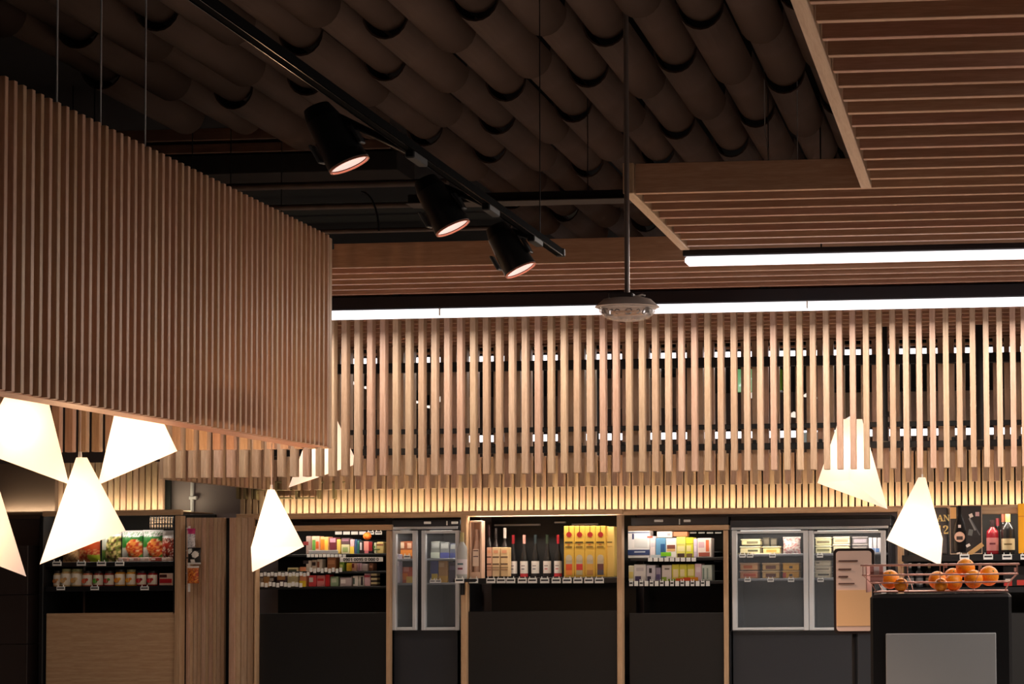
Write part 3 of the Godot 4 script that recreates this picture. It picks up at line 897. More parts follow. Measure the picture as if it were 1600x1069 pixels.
	var bs := thing("bracket_shelf", "small dark bracket shelf on the niche post carrying a clear bottle", "shelf", at(721, 905, 10.33))
	slab(bs, "shelf_board", 708, 905, 734, 910, 10.27, 0.125, M.dark_metal)
	slab(bs, "bracket", 719, 910, 723, 930, 10.35, 0.045, M.dark_metal)
	ref = 10.40
	slab(q, "base_panel", 728.5, 955, 964, 1290, 10.44, 0.03, M.black)
	for x in [[866, 884, 815], [893, 934, 818], [772, 844, 819]]: slab(q, "rear_rail", x[0], x[2], x[1], x[2] + 3, 10.90, 0.02, M.steel)
	cabinet_light(q, 738, 958, 801, 10.452, 0.55, 0.4)
	# baby goods gondola
	ref = 10.44
	var b := thing("gondola_shelf", "oak framed black gondola packed with pale baby and care packs", "shelf", V(at(1060, 900, 10.44).x, 0, 10.44))
	slab(b, "top_board", 981, 821, 1138, 829, 10.44, 0.03, M.oak_board)
	slab(b, "roof_board", 981, 821.5, 1135, 824, 10.47, 0.43, M.oak_board)
	to_floor(b, "post", 1130, 829, 1136.5, 10.44, 0.045, wood_frame)
	to_floor(b, "back_panel", 981, 829, 1135, 10.90, 0.02, M.black_matt)
	slab(b, "shelf_board", 981, 871.5, 1130, 876, 10.52, 0.37, M.dark_metal)
	slab(b, "shelf_board", 981, 908, 1130, 913, 10.52, 0.37, M.dark_metal)
	slab(b, "base_panel", 981, 958, 1130, 1290, 10.49, 0.03, M.black)
	for i in 4: slab(b, "tag_rail", 1078 + i * 13, 831.5, 1088 + i * 13, 834, 10.80, 0.01, M.white)
	for i in 3: slab(b, "hook", 1115, 862.0 + i * 15, 1124, 863.2 + i * 15, 10.78, 0.12, M.steel)
	cabinet_light(b, 988, 1128, 825.2, 10.485, 0.15, 0.5)
	# spirits shelf at the end
	ref = 10.4
	var s := thing("shelf_unit", "oak topped black shelf of spirits beside the orange basket", "shelf", V(at(1520, 900, 10.4).x, 0, 10.4))
	slab(s, "top_board", 1402, 793, 1760, 803, 10.4, 0.04, M.oak_board)
	slab(s, "roof_board", 1402, 793.5, 1760, 796, 10.44, 0.50, M.oak_board)
	to_floor(s, "post", 1402, 803, 1411, 10.4, 0.07, wood_frame)
	to_floor(s, "back_panel", 1411, 803, 1760, 10.93, 0.02, M.black)
	slab(s, "shelf_board", 1411, 866, 1760, 876, 10.27, 0.65, M.dark_metal)
	slab(s, "shelf_board", 1411, 917, 1760, 926, 10.42, 0.5, M.dark_metal)
	slab(s, "base_panel", 1411, 958, 1760, 1290, 10.42, 0.03, M.black)
	cabinet_light(s, 1415, 1700, 798, 10.452, 0.7, 0.4)
	ref = 0.0

func fridge(label: String, x0: float, x1: float, doors: Array, e: float, shelves: Array):
	var n := thing("fridge", label, "fridge", V(at((x0 + x1) / 2, 900, 10.5).x, 0, 10.5))
	var dark := mat("fridge_dark", rgb(44, 46, 52), 0.4)
	slab(n, "fascia", x0, 806, x1, 812, 10.58, 0.38, M.black)
	slab(n, "header", x0, 812, x1, 823, 10.55, 0.42, dark)
	to_floor(n, "back_panel", x0, 823, x1, 10.97, 0.02, mat("fridge_inside", rgb(40, 42, 46), 0.6))
	slab(n, "trim_strip", x0 + 2, 823, x1 - 4, 827, 10.54, 0.03, M.steel)
	slab(n, "base_panel", x0, 985, x1, 1290, 10.55, 0.4, dark)
	to_floor(n, "side_panel", x1 - 5, 823, x1, 10.55, 0.42, dark)
	to_floor(n, "side_panel", x0, 823, x0 + 4, 10.55, 0.42, dark)
	for y in shelves: slab(n, "shelf_board", x0 + 5, y, x1 - 5, y + 3.5, 10.575, 0.37, mat("fridge_shelf", rgb(120, 124, 134), 0.4, 0.3))
	var glass := mat("fridge_glass", Color(0.9, 0.95, 1.0, 0.05), 0.03)
	glass.transparency = BaseMaterial3D.TRANSPARENCY_ALPHA
	if x0 < 700: slab(n, "mullion", 652.5, 823, 659, 985, 10.55, 0.42, dark)
	else: slab(n, "mullion", 1263, 827, 1265, 985, 10.55, 0.42, dark)
	for q in doors:
		var a := at(q[0], 985, 10.51)
		var b := at(q[1], 829, 10.51)
		var door := Node3D.new()
		door.name = "glass_door"
		n.add_child(door, true)
		var ps := [["stile", q[0], 829, q[0] + 6.5, 985], ["stile", q[1] - 6.5, 829, q[1], 985], ["door_rail", q[0] + 6.5, 829, q[1] - 6.5, 834], ["door_rail", q[0] + 6.5, 980, q[1] - 6.5, 985]]
		for p in ps:
			var u := at(p[1], p[4], 10.51)
			var v := at(p[3], p[2], 10.51)
			part(door, p[0], bev(Vector3(v.x - u.x, v.y - u.y, 0.035), 0.004), mat("door_silver", rgb(206, 210, 216), 0.4, 0.2), (u + v) / 2 - n.position)
		part(door, "pane", bev(Vector3(b.x - a.x - 0.065, b.y - a.y - 0.05, 0.006)), glass, (a + b) / 2 - n.position + Vector3(0, 0, -0.01))
		cabinet_light(n, q[0] + 12, q[1] - 12, 831, 10.56, e * (q[1] - q[0]) / 120.0, 0.35)
	if x0 < 700:
		for q in [[662, 673, 815, 819], [697, 699, 814, 821], [705, 715, 815, 819]]: slab(n, "badge", q[0], q[2], q[1], q[3], 10.543, 0.008, M.white)

# ---------------------------------------------------------------- goods
# prints: [u0, v0, u1, v1, colour] on the front face, v from the top
func pack(called: String, label: String, category: String, group: String, x0: float, y0: float, x1: float, base: float, d: float, thick: float, c: Color, prints := [], tilt := 0.0) -> Node3D:
	var a := at(x0, y0, d)
	var b := at(x1, y0, d)
	var w := b.x - a.x
	var h := maxf((a.y + b.y) / 2 - base, 0.01)
	var n := thing(called, label, category, V((a.x + b.x) / 2, base + 0.0005, d), group)
	n.rotation.x = tilt
	part(n, "body", bev(Vector3(w, h, thick), 0.004), col(c, 0.45), Vector3(0, h / 2, -thick / 2))
	var lift := 0.0006
	for p in prints:
		lift += 0.0002
		var m: Material = col(p[4], 0.45)
		var pos := Vector3(((p[0] + p[2]) / 2 - 0.5) * w, (1.0 - (p[1] + p[3]) / 2) * h, lift)
		if p.size() > 5:
			var cy := CylinderMesh.new()
			cy.top_radius = (p[2] - p[0]) * w / 2
			cy.bottom_radius = cy.top_radius
			cy.height = 0.003
			cy.radial_segments = 20
			part(n, "printed_seal", cy, m, pos, Vector3(PI / 2, 0, 0))
		else:
			part(n, "print", bev(Vector3((p[2] - p[0]) * w, (p[3] - p[1]) * h, 0.0016)), m, pos)
	return n

# a sealed pouch: pillow with flat crimped top and bottom; paint gives the printed colour
func pouch(called: String, label: String, group: String, x0: float, y0: float, x1: float, base: float, d: float, bulge: float, paint: Callable) -> Node3D:
	var a := at(x0, y0, d)
	var b := at(x1, y0, d)
	var w := b.x - a.x
	var h := (a.y + b.y) / 2 - base
	var n := thing(called, label, "bag", V((a.x + b.x) / 2, base + 0.001, d + bulge), group)
	var NU := 18
	var NV := 26
	var st := SurfaceTool.new()
	st.begin(Mesh.PRIMITIVE_TRIANGLES)
	st.set_smooth_group(0)
	var f := func(i, j, s):
		var u: float = float(i) / NU
		var v: float = float(j) / NV
		var vv := clampf((v - 0.06) / 0.86, 0.0, 1.0)
		var z: float = bulge * s * pow(sin(PI * u), 0.6) * pow(sin(PI * vv), 0.5) * (1.0 + 0.10 * sin(u * 23.0 + v * 9.0) * (v * v)) + s * 0.001
		return Vector3((u - 0.5) * w * (1.0 - 0.06 * sin(PI * v)), v * h, z)
	for s in [1.0, -1.0]:
		for i in NU:
			for j in NV:
				var q := [[i, j], [i, j + 1], [i + 1, j + 1], [i + 1, j]]
				if s < 0: q.reverse()
				for t in [0, 1, 2, 0, 2, 3]:
					st.set_color((paint.call(float(q[t][0]) / NU, 1.0 - float(q[t][1]) / NV) as Color).srgb_to_linear())
					st.add_vertex(f.call(q[t][0], q[t][1], s))
	st.generate_normals()
	var m := mat("pouch_film", Color.WHITE, 0.32)
	m.vertex_color_use_as_albedo = true
	part(n, "film", st.commit(), m)
	var edge: Color = paint.call(0.5, 0.01)
	part(n, "seal", bev(Vector3(w * 0.99, h * 0.045, 0.004), 0.001), col(edge.lightened(0.15), 0.3), Vector3(0, h * 0.978, 0))
	return n

func ell(u: float, v: float, cu: float, cv: float, ru: float, rv: float) -> bool:
	return pow((u - cu) / ru, 2) + pow((v - cv) / rv, 2) < 1.0

func bottle(label: String, group: String, px: float, ytop: float, base: float, d: float, w: float, glass: Color, foil: Color, lab: Color, lab_v := [0.02, 0.42], prints := [], shape := 0) -> Node3D:
	var p := at(px, ytop, d)
	var h := p.y - base
	var r := w * d / F / 2.0
	var n := thing("bottle", label, "bottle", V(p.x, base + 0.0005, d), group)
	var neck := r * 0.36
	var prof: Array
	if shape == 0:  # wine
		prof = [[0, 0, 1], [r * 0.94, 0, 1], [r, h * 0.02], [r, h * 0.56], [r * 0.86, h * 0.64], [neck * 1.15, h * 0.72], [neck, h * 0.78], [neck, h * 0.985, 1], [0, h * 0.985, 1]]
	elif shape == 1:  # squat spirit flask
		prof = [[0, 0, 1], [r * 0.93, 0, 1], [r, h * 0.03], [r, h * 0.60], [r * 0.92, h * 0.68], [neck * 1.1, h * 0.78], [neck, h * 0.82], [neck, h * 0.985, 1], [0, h * 0.985, 1]]
	else:  # slender with a long shoulder
		prof = [[0, 0, 1], [r * 0.92, 0, 1], [r, h * 0.02], [r, h * 0.42], [r * 0.86, h * 0.52], [r * 0.55, h * 0.64], [neck * 1.1, h * 0.76], [neck, h * 0.80], [neck, h * 0.985, 1], [0, h * 0.985, 1]]
	var gm := mat("glass_%s" % glass.to_html(false), glass, 0.08)
	gm.clearcoat_enabled = true
	gm.clearcoat = 0.6
	part(n, "glass", lathe(prof, 24), gm)
	part(n, "capsule", lathe([[neck * 1.07, h * 0.79, 1], [neck * 1.10, h * 0.995], [neck * 0.9, h, 1], [0, h, 1]], 16), col(foil, 0.35))
	if lab_v:
		var lb := part(n, "label", lathe([[r * 1.012, h * lab_v[0], 1], [r * 1.012, h * lab_v[1], 1]], 20, 1.0, -0.15, PI + 0.15), col(lab, 0.6))
		for q in prints:
			part(lb, "print", lathe([[r * 1.02, h * q[0], 1], [r * 1.02, h * q[1], 1]], 12, 1.0, PI / 2 - q[2], PI / 2 + q[2]), col(q[3], 0.6))
	return n

func jar(label: String, px: float, ytop: float, base: float, d: float, w: float, fill: Color, lid: Color, fruit: Color, fruit2: Color):
	var p := at(px, ytop, d)
	var h := p.y - base
	var r := w * d / F / 2.0
	var n := thing("jar", label, "jar", V(p.x, base + 0.0005, d), "jars in a row under the snack bags")
	part(n, "glass", lathe([[0, 0, 1], [r * 0.92, 0, 1], [r, h * 0.04], [r, h * 0.74], [r * 0.84, h * 0.82], [r * 0.82, h * 0.85, 1], [0, h * 0.85, 1]], 22), mat("jar_%s" % fill.to_html(false), fill, 0.2))
	part(n, "lid", lathe([[r * 0.86, h * 0.84, 1], [r * 0.88, h * 0.98], [r * 0.82, h, 1], [0, h, 1]], 22), col(lid, 0.35))
	var lb := part(n, "label", lathe([[r * 1.012, h * 0.08, 1], [r * 1.012, h * 0.72, 1]], 20, 1.0, 0.1, PI - 0.1), col(rgb(232, 222, 204), 0.6))
	var cy := lathe([[0.0, 0.0, 1], [r * 0.52, 0.0, 1], [r * 0.50, -0.004, 1]], 18)
	part(lb, "fruit_print", cy, col(fruit, 0.6), Vector3(-r * 0.10, h * 0.34, r * 1.01), Vector3(-PI / 2, 0, 0))
	part(lb, "fruit_print", lathe([[0.0, 0.0, 1], [r * 0.30, 0.0, 1], [r * 0.28, -0.004, 1]], 14), col(fruit2, 0.6), Vector3(r * 0.40, h * 0.42, r * 0.96), Vector3(-PI / 2, 0.35, 0))

func build_products():
	goods_snacks()
	goods_sweets()
	goods_fridges()
	goods_liquor()
	goods_baby()
	goods_spirits()

func speck(u: float, v: float, k: float) -> float:
	return 0.5 + 0.5 * sin(u * 61.0 * k + sin(v * 37.0 * k) * 3.0) * sin(v * 53.0 * k + sin(u * 29.0 * k) * 2.0)

func goods_snacks():
	var base := at(180, 878, 10.52).y
	var green := rgb(46, 128, 52)
	var silver := rgb(214, 216, 220)
	var pizza := func(u, v):
		if v < 0.22: return silver if speck(u, v, 0.6) > 0.3 else green
		if ell(u, v, 0.72, 0.58, 0.34, 0.30):
			var s := speck(u, v, 1.0)
			return rgb(206, 62, 34) if s > 0.55 else (rgb(232, 146, 70) if s > 0.25 else rgb(240, 214, 170))
		if v > 0.56 and u < 0.42: return rgb(204, 206, 200)
		if v > 0.86: return rgb(198, 160, 150)
		return green if v < 0.55 else rgb(70, 140, 66)
	var nuts := func(u, v):
		if v < 0.15: return silver
		if u < 0.4 and v < 0.6: return rgb(206, 214, 200)
		if u > 0.3:
			var s := speck(u, v, 1.1)
			return rgb(224, 206, 140) if s > 0.6 else (rgb(120, 132, 50) if s > 0.3 else rgb(86, 52, 34))
		return rgb(96, 140, 62)
	var stew := func(u, v):
		if v < 0.3: return rgb(222, 206, 196)
		if v < 0.55: return rgb(196, 78, 38)
		if u > 0.5 and v > 0.75: return rgb(170, 190, 50)
		return rgb(190, 60, 36) if speck(u, v, 1.0) > 0.5 else rgb(214, 150, 96)
	var tan_ := func(u, v): return rgb(200, 164, 116) if speck(u, v, 0.8) > 0.4 else rgb(150, 112, 74)
	var berries := func(u, v):
		if v < 0.26: return silver
		var s := speck(u, v, 1.2)
		return rgb(150, 44, 32) if s > 0.45 else (rgb(232, 206, 190) if s > 0.25 else rgb(92, 34, 28))
	pouch("snack_bag", "tan snack bag mostly hidden behind the pyramid pendant", "snack bags on the upper shelf", 92, 836, 118, base, 10.64, 0.05, tan_)
	pouch("snack_bag", "orange and red snack bag just below the pyramid pendant's edge", "snack bags on the upper shelf", 117, 834, 151, base, 10.64, 0.05, stew)
	pouch("snack_bag", "green snack bag printed with scattered nuts", "snack bags on the upper shelf", 153, 832, 184, base, 10.64, 0.05, nuts)
	pouch("snack_bag", "green pizza bag beside the nut bag, half covered by the pendant", "snack bags on the upper shelf", 184, 829, 217, base, 10.64, 0.055, pizza)
	pouch("snack_bag", "green pizza bag standing fully clear of the pendant", "snack bags on the upper shelf", 217, 828, 249, base, 10.64, 0.055, pizza)
	pouch("snack_bag", "silver topped snack bag printed with dark red berries", "snack bags on the upper shelf", 248, 829, 270, base, 10.64, 0.05, berries)
	for i in 5:
		pack("snack_tray", "pale pink snack tray lying in front of the snack bags", "tray", "low trays before the snack bags", 184 + i * 17, 871.5, 199 + i * 17, base, 10.56, 0.03, [rgb(206, 164, 150), rgb(196, 150, 136), rgb(214, 190, 180), rgb(160, 66, 56), rgb(200, 170, 160)][i], [[0.1, 0.2, 0.5, 0.7, rgb(232, 222, 214)]])
	var jb := at(180, 916, 10.52).y
	var cream := rgb(214, 184, 134)
	var js := [
		[91, 892, 13, cream, rgb(40, 40, 40), rgb(186, 116, 56), rgb(220, 170, 110), "cream jar with a brown round label, first beside the dark wall panel"],
		[104.5, 889, 16, cream, rgb(150, 156, 110), rgb(222, 180, 120), rgb(200, 150, 90), "cream jar with an olive lid and a pale nut print"],
		[121, 889, 16.5, cream, rgb(150, 156, 110), rgb(214, 166, 96), rgb(226, 200, 150), "cream jar with an olive lid and a round biscuit print"],
		[137.5, 892, 15, rgb(200, 120, 90), rgb(36, 36, 38), rgb(226, 112, 70), rgb(196, 60, 44), "jar with a black lid and a peach printed on its label"],
		[154.5, 892, 15, rgb(150, 60, 50), rgb(36, 36, 38), rgb(96, 176, 60), rgb(196, 50, 50), "jar with a black lid, green leaf and small red fruit on its label"],
		[171.5, 892, 15, rgb(150, 60, 50), rgb(36, 36, 38), rgb(200, 56, 46), rgb(90, 160, 60), "jar with a black lid, red fruit and small green leaf on its label"],
		[188.5, 890, 15.5, rgb(224, 160, 60), rgb(36, 36, 38), rgb(232, 150, 34), rgb(238, 190, 70), "jar with an orange slice print, wider than its twin"],
		[205.5, 890, 14.5, rgb(224, 160, 60), rgb(150, 156, 110), rgb(238, 170, 44), rgb(232, 140, 30), "jar with an orange slice print beside the red berry jars"],
		[222, 892, 15, rgb(150, 30, 34), rgb(36, 36, 38), rgb(190, 30, 40), rgb(150, 20, 30), "jar with red berries printed on its label"],
		[239, 892, 15, rgb(150, 30, 34), rgb(36, 36, 38), rgb(200, 40, 50), rgb(170, 26, 34), "jar with a halved pomegranate print beside the red carton"]]
	for j in js: jar(j[7], j[0], j[1], jb, 10.61, j[2], j[3], j[4], j[5], j[6])
	pack("jam_carton", "cream carton with red lettering beside the pomegranate jar", "carton", "", 248.5, 896, 269, jb, 10.58, 0.1, rgb(214, 184, 166), [[0.05, 0.1, 0.6, 0.35, rgb(70, 30, 30)], [0.05, 0.45, 0.98, 0.8, rgb(190, 36, 46)]])
	for x in [89, 127, 158.5, 187]: price_tag(10.512, x, 877.5, 15, 7, "white price tag on the shelf edge under the snack bags", "price tags under the snack bags")
	for x in [95, 148, 226]: price_tag(10.512, x, 916.5, 14, 6, "white price tag on the shelf edge under the jars", "price tags under the jars")
	# bags on the clip strip beside the shelf
	var strip := thing("clip_strip", "narrow white clip strip holding three snack bags on the oak post", "clip strip", at(296, 822, 10.50))
	var ln := at(296, 822, 10.50).y - at(296, 925, 10.50).y
	part(strip, "strip", bev(Vector3(0.02, ln, 0.003), 0.001), M.white, Vector3(0, -ln / 2, 0))
	part(strip, "bracket", bev(Vector3(0.012, 0.012, 0.084), 0.002), M.dark_metal, Vector3(-0.02, -0.27, -0.0425))
	for k in 3: part(strip, "hook", tube([Vector3(0, -0.02 - k * 0.19, 0), Vector3(0, -0.02 - k * 0.19, 0.04)], 0.003, 6), M.steel)
	var y1 := at(300, 856, 10.48).y
	var y2 := at(300, 882, 10.48).y
	var y3 := at(300, 912, 10.48).y
	pouch("hanging_bag", "pink topped pale bag hanging highest on the clip strip", "bags on the clip strip", 290.5, 826, 303, y1, 10.45, 0.02, func(u, v): return rgb(196, 44, 110) if v < 0.28 else (rgb(214, 210, 214) if speck(u, v, 0.4) > 0.3 else rgb(150, 150, 160)))
	pouch("hanging_bag", "black and white bag hanging mid clip strip", "bags on the clip strip", 290.5, 856, 311, y2, 10.44, 0.025, func(u, v): return rgb(226, 222, 216) if ell(u, v, 0.2, 0.22, 0.2, 0.16) or ell(u, v, 0.68, 0.42, 0.24, 0.2) or (v > 0.72 and u > 0.3 and u < 0.62) or v > 0.92 else rgb(24, 24, 26))
	pouch("hanging_bag", "red and amber trail mix bag hanging lowest on the clip strip", "bags on the clip strip", 290, 885, 308, y3, 10.45, 0.025, func(u, v): return rgb(236, 232, 226) if v < 0.1 else ([rgb(170, 50, 30), rgb(226, 150, 60), rgb(196, 96, 44), rgb(110, 30, 24)][int(speck(u, v, 0.8) * 3.99)]))

func goods_sweets():
	var d := 10.56
	var b1 := at(500, 866, 10.52).y
	var b2 := at(500, 893, 10.52).y
	var b3 := at(500, 917, 10.52).y
	var red := rgb(196, 40, 44)
	var w := rgb(226, 220, 214)
	var top := [
		[478, 838, 486, rgb(150, 130, 124), [[0, 0.3, 1, 0.5, rgb(120, 40, 40)]], "grey sweets carton with a red band beside the pendant tip"],
		[487, 838, 499, rgb(222, 172, 150), [[0.1, 0.2, 0.5, 0.8, rgb(96, 150, 70)], [0.55, 0.3, 0.9, 0.7, rgb(196, 90, 40)]], "peach sweets carton with green and brown fruit"],
		[500, 839, 513, rgb(226, 170, 120), [[0.1, 0.15, 0.55, 0.75, rgb(222, 130, 40)], [0.6, 0.2, 0.95, 0.8, rgb(236, 196, 80)]], "orange and yellow sweets carton"],
		[515, 840, 525, rgb(110, 44, 56), [[0.05, 0.05, 0.95, 0.3, rgb(190, 140, 160)]], "plum coloured sweets carton with a pink top"],
		[526, 843, 532, rgb(226, 190, 96), [], "slim yellow sweets carton beside the plum one"],
		[533, 851, 546, rgb(206, 200, 160), [[0.2, 0.3, 0.8, 0.8, rgb(150, 170, 110)]], "pale green low sweets carton"],
		[547, 843, 553, rgb(226, 180, 186), [[0.0, 0.5, 1.0, 1.0, rgb(236, 206, 80)]], "slim pink carton with a yellow foot"],
		[554, 843, 557.5, rgb(60, 90, 130), [], "very slim blue carton"], [558, 845, 561, rgb(60, 120, 110), [], "very slim teal carton"],
		[584, 848, 588, rgb(196, 200, 170), [[0, 0.3, 1, 0.5, rgb(80, 120, 60)]], "slim cream carton beside the black and red toy pack"],
		[588.5, 847, 599, rgb(190, 170, 110), [[0.0, 0.2, 1, 0.3, rgb(120, 60, 50)], [0, 0.6, 1, 0.7, rgb(90, 110, 60)]], "striped tan carton next to the oak post"]]
	for t in top: pack("sweets_carton", t[5], "carton", "sweets cartons on the top shelf", t[0], t[1], t[2], b1, d, 0.08, t[3], t[4])
	pack("sweets_carton", "small purple carton stacked on the pale green one", "carton", "", 533, 841, 546, at(540, 851, d).y + 0.001, d, 0.06, rgb(96, 70, 76), [[0.1, 0.2, 0.9, 0.5, rgb(150, 110, 130)]])
	# toy pack with an orange ball on top
	var tp := pack("toy_pack", "black, pink and red toy pack with an orange ball on top", "toy pack", "", 561.5, 846, 582, b1, d - 0.01, 0.07, rgb(36, 26, 30), [[0.35, 0.0, 0.72, 0.75, rgb(230, 150, 140)], [0.72, 0.05, 0.98, 0.8, rgb(150, 34, 40)], [0.05, 0.1, 0.2, 0.7, rgb(200, 196, 200)], [0.4, 0.75, 0.7, 0.98, rgb(214, 120, 130)]])
	var sp := SphereMesh.new()
	sp.radius = 0.033
	sp.height = 0.066
	sp.radial_segments = 18
	sp.rings = 10
	part(tp, "ball", sp, col(rgb(232, 110, 20)), Vector3(-0.003, at(572, 838, d).y - b1, -0.03))
	var mid := [
		[478, 876, 486, rgb(220, 210, 196), [[0, 0, 1, 0.3, rgb(70, 60, 60)]], "cream packet fallen sideways on the second shelf"],
		[487, 875, 494, rgb(214, 196, 176), [[0.1, 0.2, 0.9, 0.5, rgb(60, 44, 40)]], "cream packet with a dark band on the second shelf"],
		[495, 874, 503, rgb(226, 216, 200), [[0.1, 0.2, 0.5, 0.8, rgb(150, 90, 60)]], "cream packet with a brown print on the second shelf"],
		[511, 871, 524, rgb(170, 112, 72), [[0.1, 0.2, 0.9, 0.5, rgb(206, 150, 110)]], "copper brown packet on the second shelf"],
		[530, 878, 537, rgb(120, 160, 60), [[0.2, 0.3, 0.8, 0.6, rgb(200, 210, 120)]], "leaf green packet on the second shelf"],
		[541, 880, 549, rgb(230, 196, 60), [], "bright yellow packet on the second shelf"], [549.5, 880, 557, rgb(226, 180, 160), [[0.1, 0.1, 0.5, 0.6, rgb(130, 50, 50)]], "peach packet on the second shelf"],
		[558, 880, 565, rgb(220, 190, 206), [[0.3, 0.1, 0.6, 0.9, rgb(180, 130, 150)]], "lilac packet on the second shelf"], [565.5, 881, 574, rgb(210, 200, 204), [], "pale grey packet on the second shelf"],
		[576, 880, 583, rgb(120, 80, 60), [[0.2, 0.3, 0.8, 0.6, rgb(190, 150, 120)]], "chocolate brown packet on the second shelf"]]
	for t in mid: pack("sweets_packet", t[5], "packet", "sweets packets on the second shelf", t[0], t[1], t[2], b2, d, 0.07, t[3], t[4])
	var low := [
		[401, 903, 410, rgb(196, 180, 160), [], "sand coloured bar by the oak end panel"], [411, 901, 420, rgb(206, 160, 100), [], "caramel bar with no print"], [421, 902, 428, rgb(60, 40, 40), [[0.1, 0.1, 0.9, 0.4, rgb(200, 196, 190)]], "dark bar with a white top"],
		[432, 893, 447, rgb(84, 60, 66), [[0.0, 0.0, 1, 0.18, rgb(190, 200, 50)], [0.1, 0.25, 0.9, 0.55, rgb(196, 150, 96)]], "plum box with a lime edge and a tan picture"],
		[449, 887, 465, rgb(216, 206, 160), [[0.1, 0.1, 0.9, 0.3, rgb(60, 66, 40)], [0.0, 0.8, 0.8, 0.95, rgb(240, 236, 226)]], "cream pouch leaning with dark green lettering"],
		[468, 886, 478, rgb(226, 150, 110), [[0.0, 0.7, 1.0, 1.0, rgb(236, 206, 50)], [0.2, 0.2, 0.8, 0.4, rgb(236, 186, 60)]], "tall orange and yellow display packet"],
		[482, 899, 494, rgb(206, 70, 74), [[0.1, 0.2, 0.6, 0.6, w]], "red and white packet on the third shelf"], [495, 899, 507, rgb(214, 130, 130), [[0.1, 0.3, 0.9, 0.5, red]], "pink packet with a red band"], [508, 898, 514.5, red, [], "plain red packet on the third shelf"],
		[516, 901, 528, rgb(150, 176, 140), [[0.2, 0.2, 0.8, 0.6, rgb(196, 206, 180)]], "sage green packet beside the plain red one"], [531, 901, 549, rgb(190, 176, 176), [[0.0, 0.0, 1, 0.12, rgb(40, 40, 40)], [0.1, 0.3, 0.5, 0.7, rgb(236, 230, 226)]], "wide grey packet with a black edge"],
		[551, 900, 559, rgb(226, 222, 214), [[0.1, 0.2, 0.4, 0.8, rgb(70, 90, 80)]], "white packet with a dark green stripe"], [560, 900, 568, rgb(200, 200, 190), [[0.5, 0.1, 0.9, 0.9, rgb(50, 44, 50)]], "white packet with a black stripe"], [569, 896, 578, rgb(214, 176, 184), [[0.0, 0.15, 1, 0.3, rgb(170, 60, 80)]], "rose packet with a dark pink band"]]
	for t in low: pack("sweets_packet", t[5], "packet", "sweets packets on the third shelf", t[0], t[1], t[2], b3, d, 0.08, t[3], t[4])
	# a pile of flat boxes
	for i in 7:
		pack("flat_box", "thin cream and black box in the flat pile by the oak post", "box", "flat boxes in a pile", 579, 913.3 - i * 3.4, 589, at(584, 917 - i * 3.4, 10.52).y + 0.0006, d, 0.06, rgb(206, 190, 150) if i % 2 else rgb(60, 50, 44))
	# ticket strips
	var gt := "sweets price tickets"
	for i in 6: price_tag(10.70, 529 + i * 12.5, 830.5, 11, 5, "white ticket hanging under the gondola's top board", "tickets under the gondola top", i > 3)
	for i in 10: price_tag(10.506, 482 + i * 6.2, 866.5, 5.2, 4.5, "small white ticket on the first sweets shelf edge", gt, false)
	for i in 15: price_tag(10.506, 403 + i * 5.6, 894 + (i % 2), 4.6, 6, "small tilted white ticket on the second sweets shelf edge", "tickets on the second sweets shelf", false)
	for i in 9: price_tag(10.506, 486 + i * 5.8, 887 + (i % 2) * 1.5, 4.6, 7, "small tilted ticket standing on the second sweets shelf", "standing tickets on the second sweets shelf", false)
	for i in 12: price_tag(10.506, 404 + i * 6.0, 909 + (i % 3), 4.8, 7, "small white ticket on the third sweets shelf edge", "tickets on the third sweets shelf", false)
	var st := thing("price_strip", "long white price strip with dark digits across the sweets gondola", "price strip", at(564, 879, 10.49))
	slab(st, "strip", 531, 871, 598, 878, 10.49, 0.006, M.white)
	text(st, "0901 0095 0 000 0", 0.028, col(rgb(40, 40, 46)), at(564, 874.5, 10.487) - st.position)
	var st2 := thing("price_strip", "dark strip with white tickets below the yellow and orange cartons", "price strip", at(504, 865, 10.49))
	slab(st2, "strip", 482, 860, 528, 865.5, 10.49, 0.006, col(rgb(206, 212, 216)))

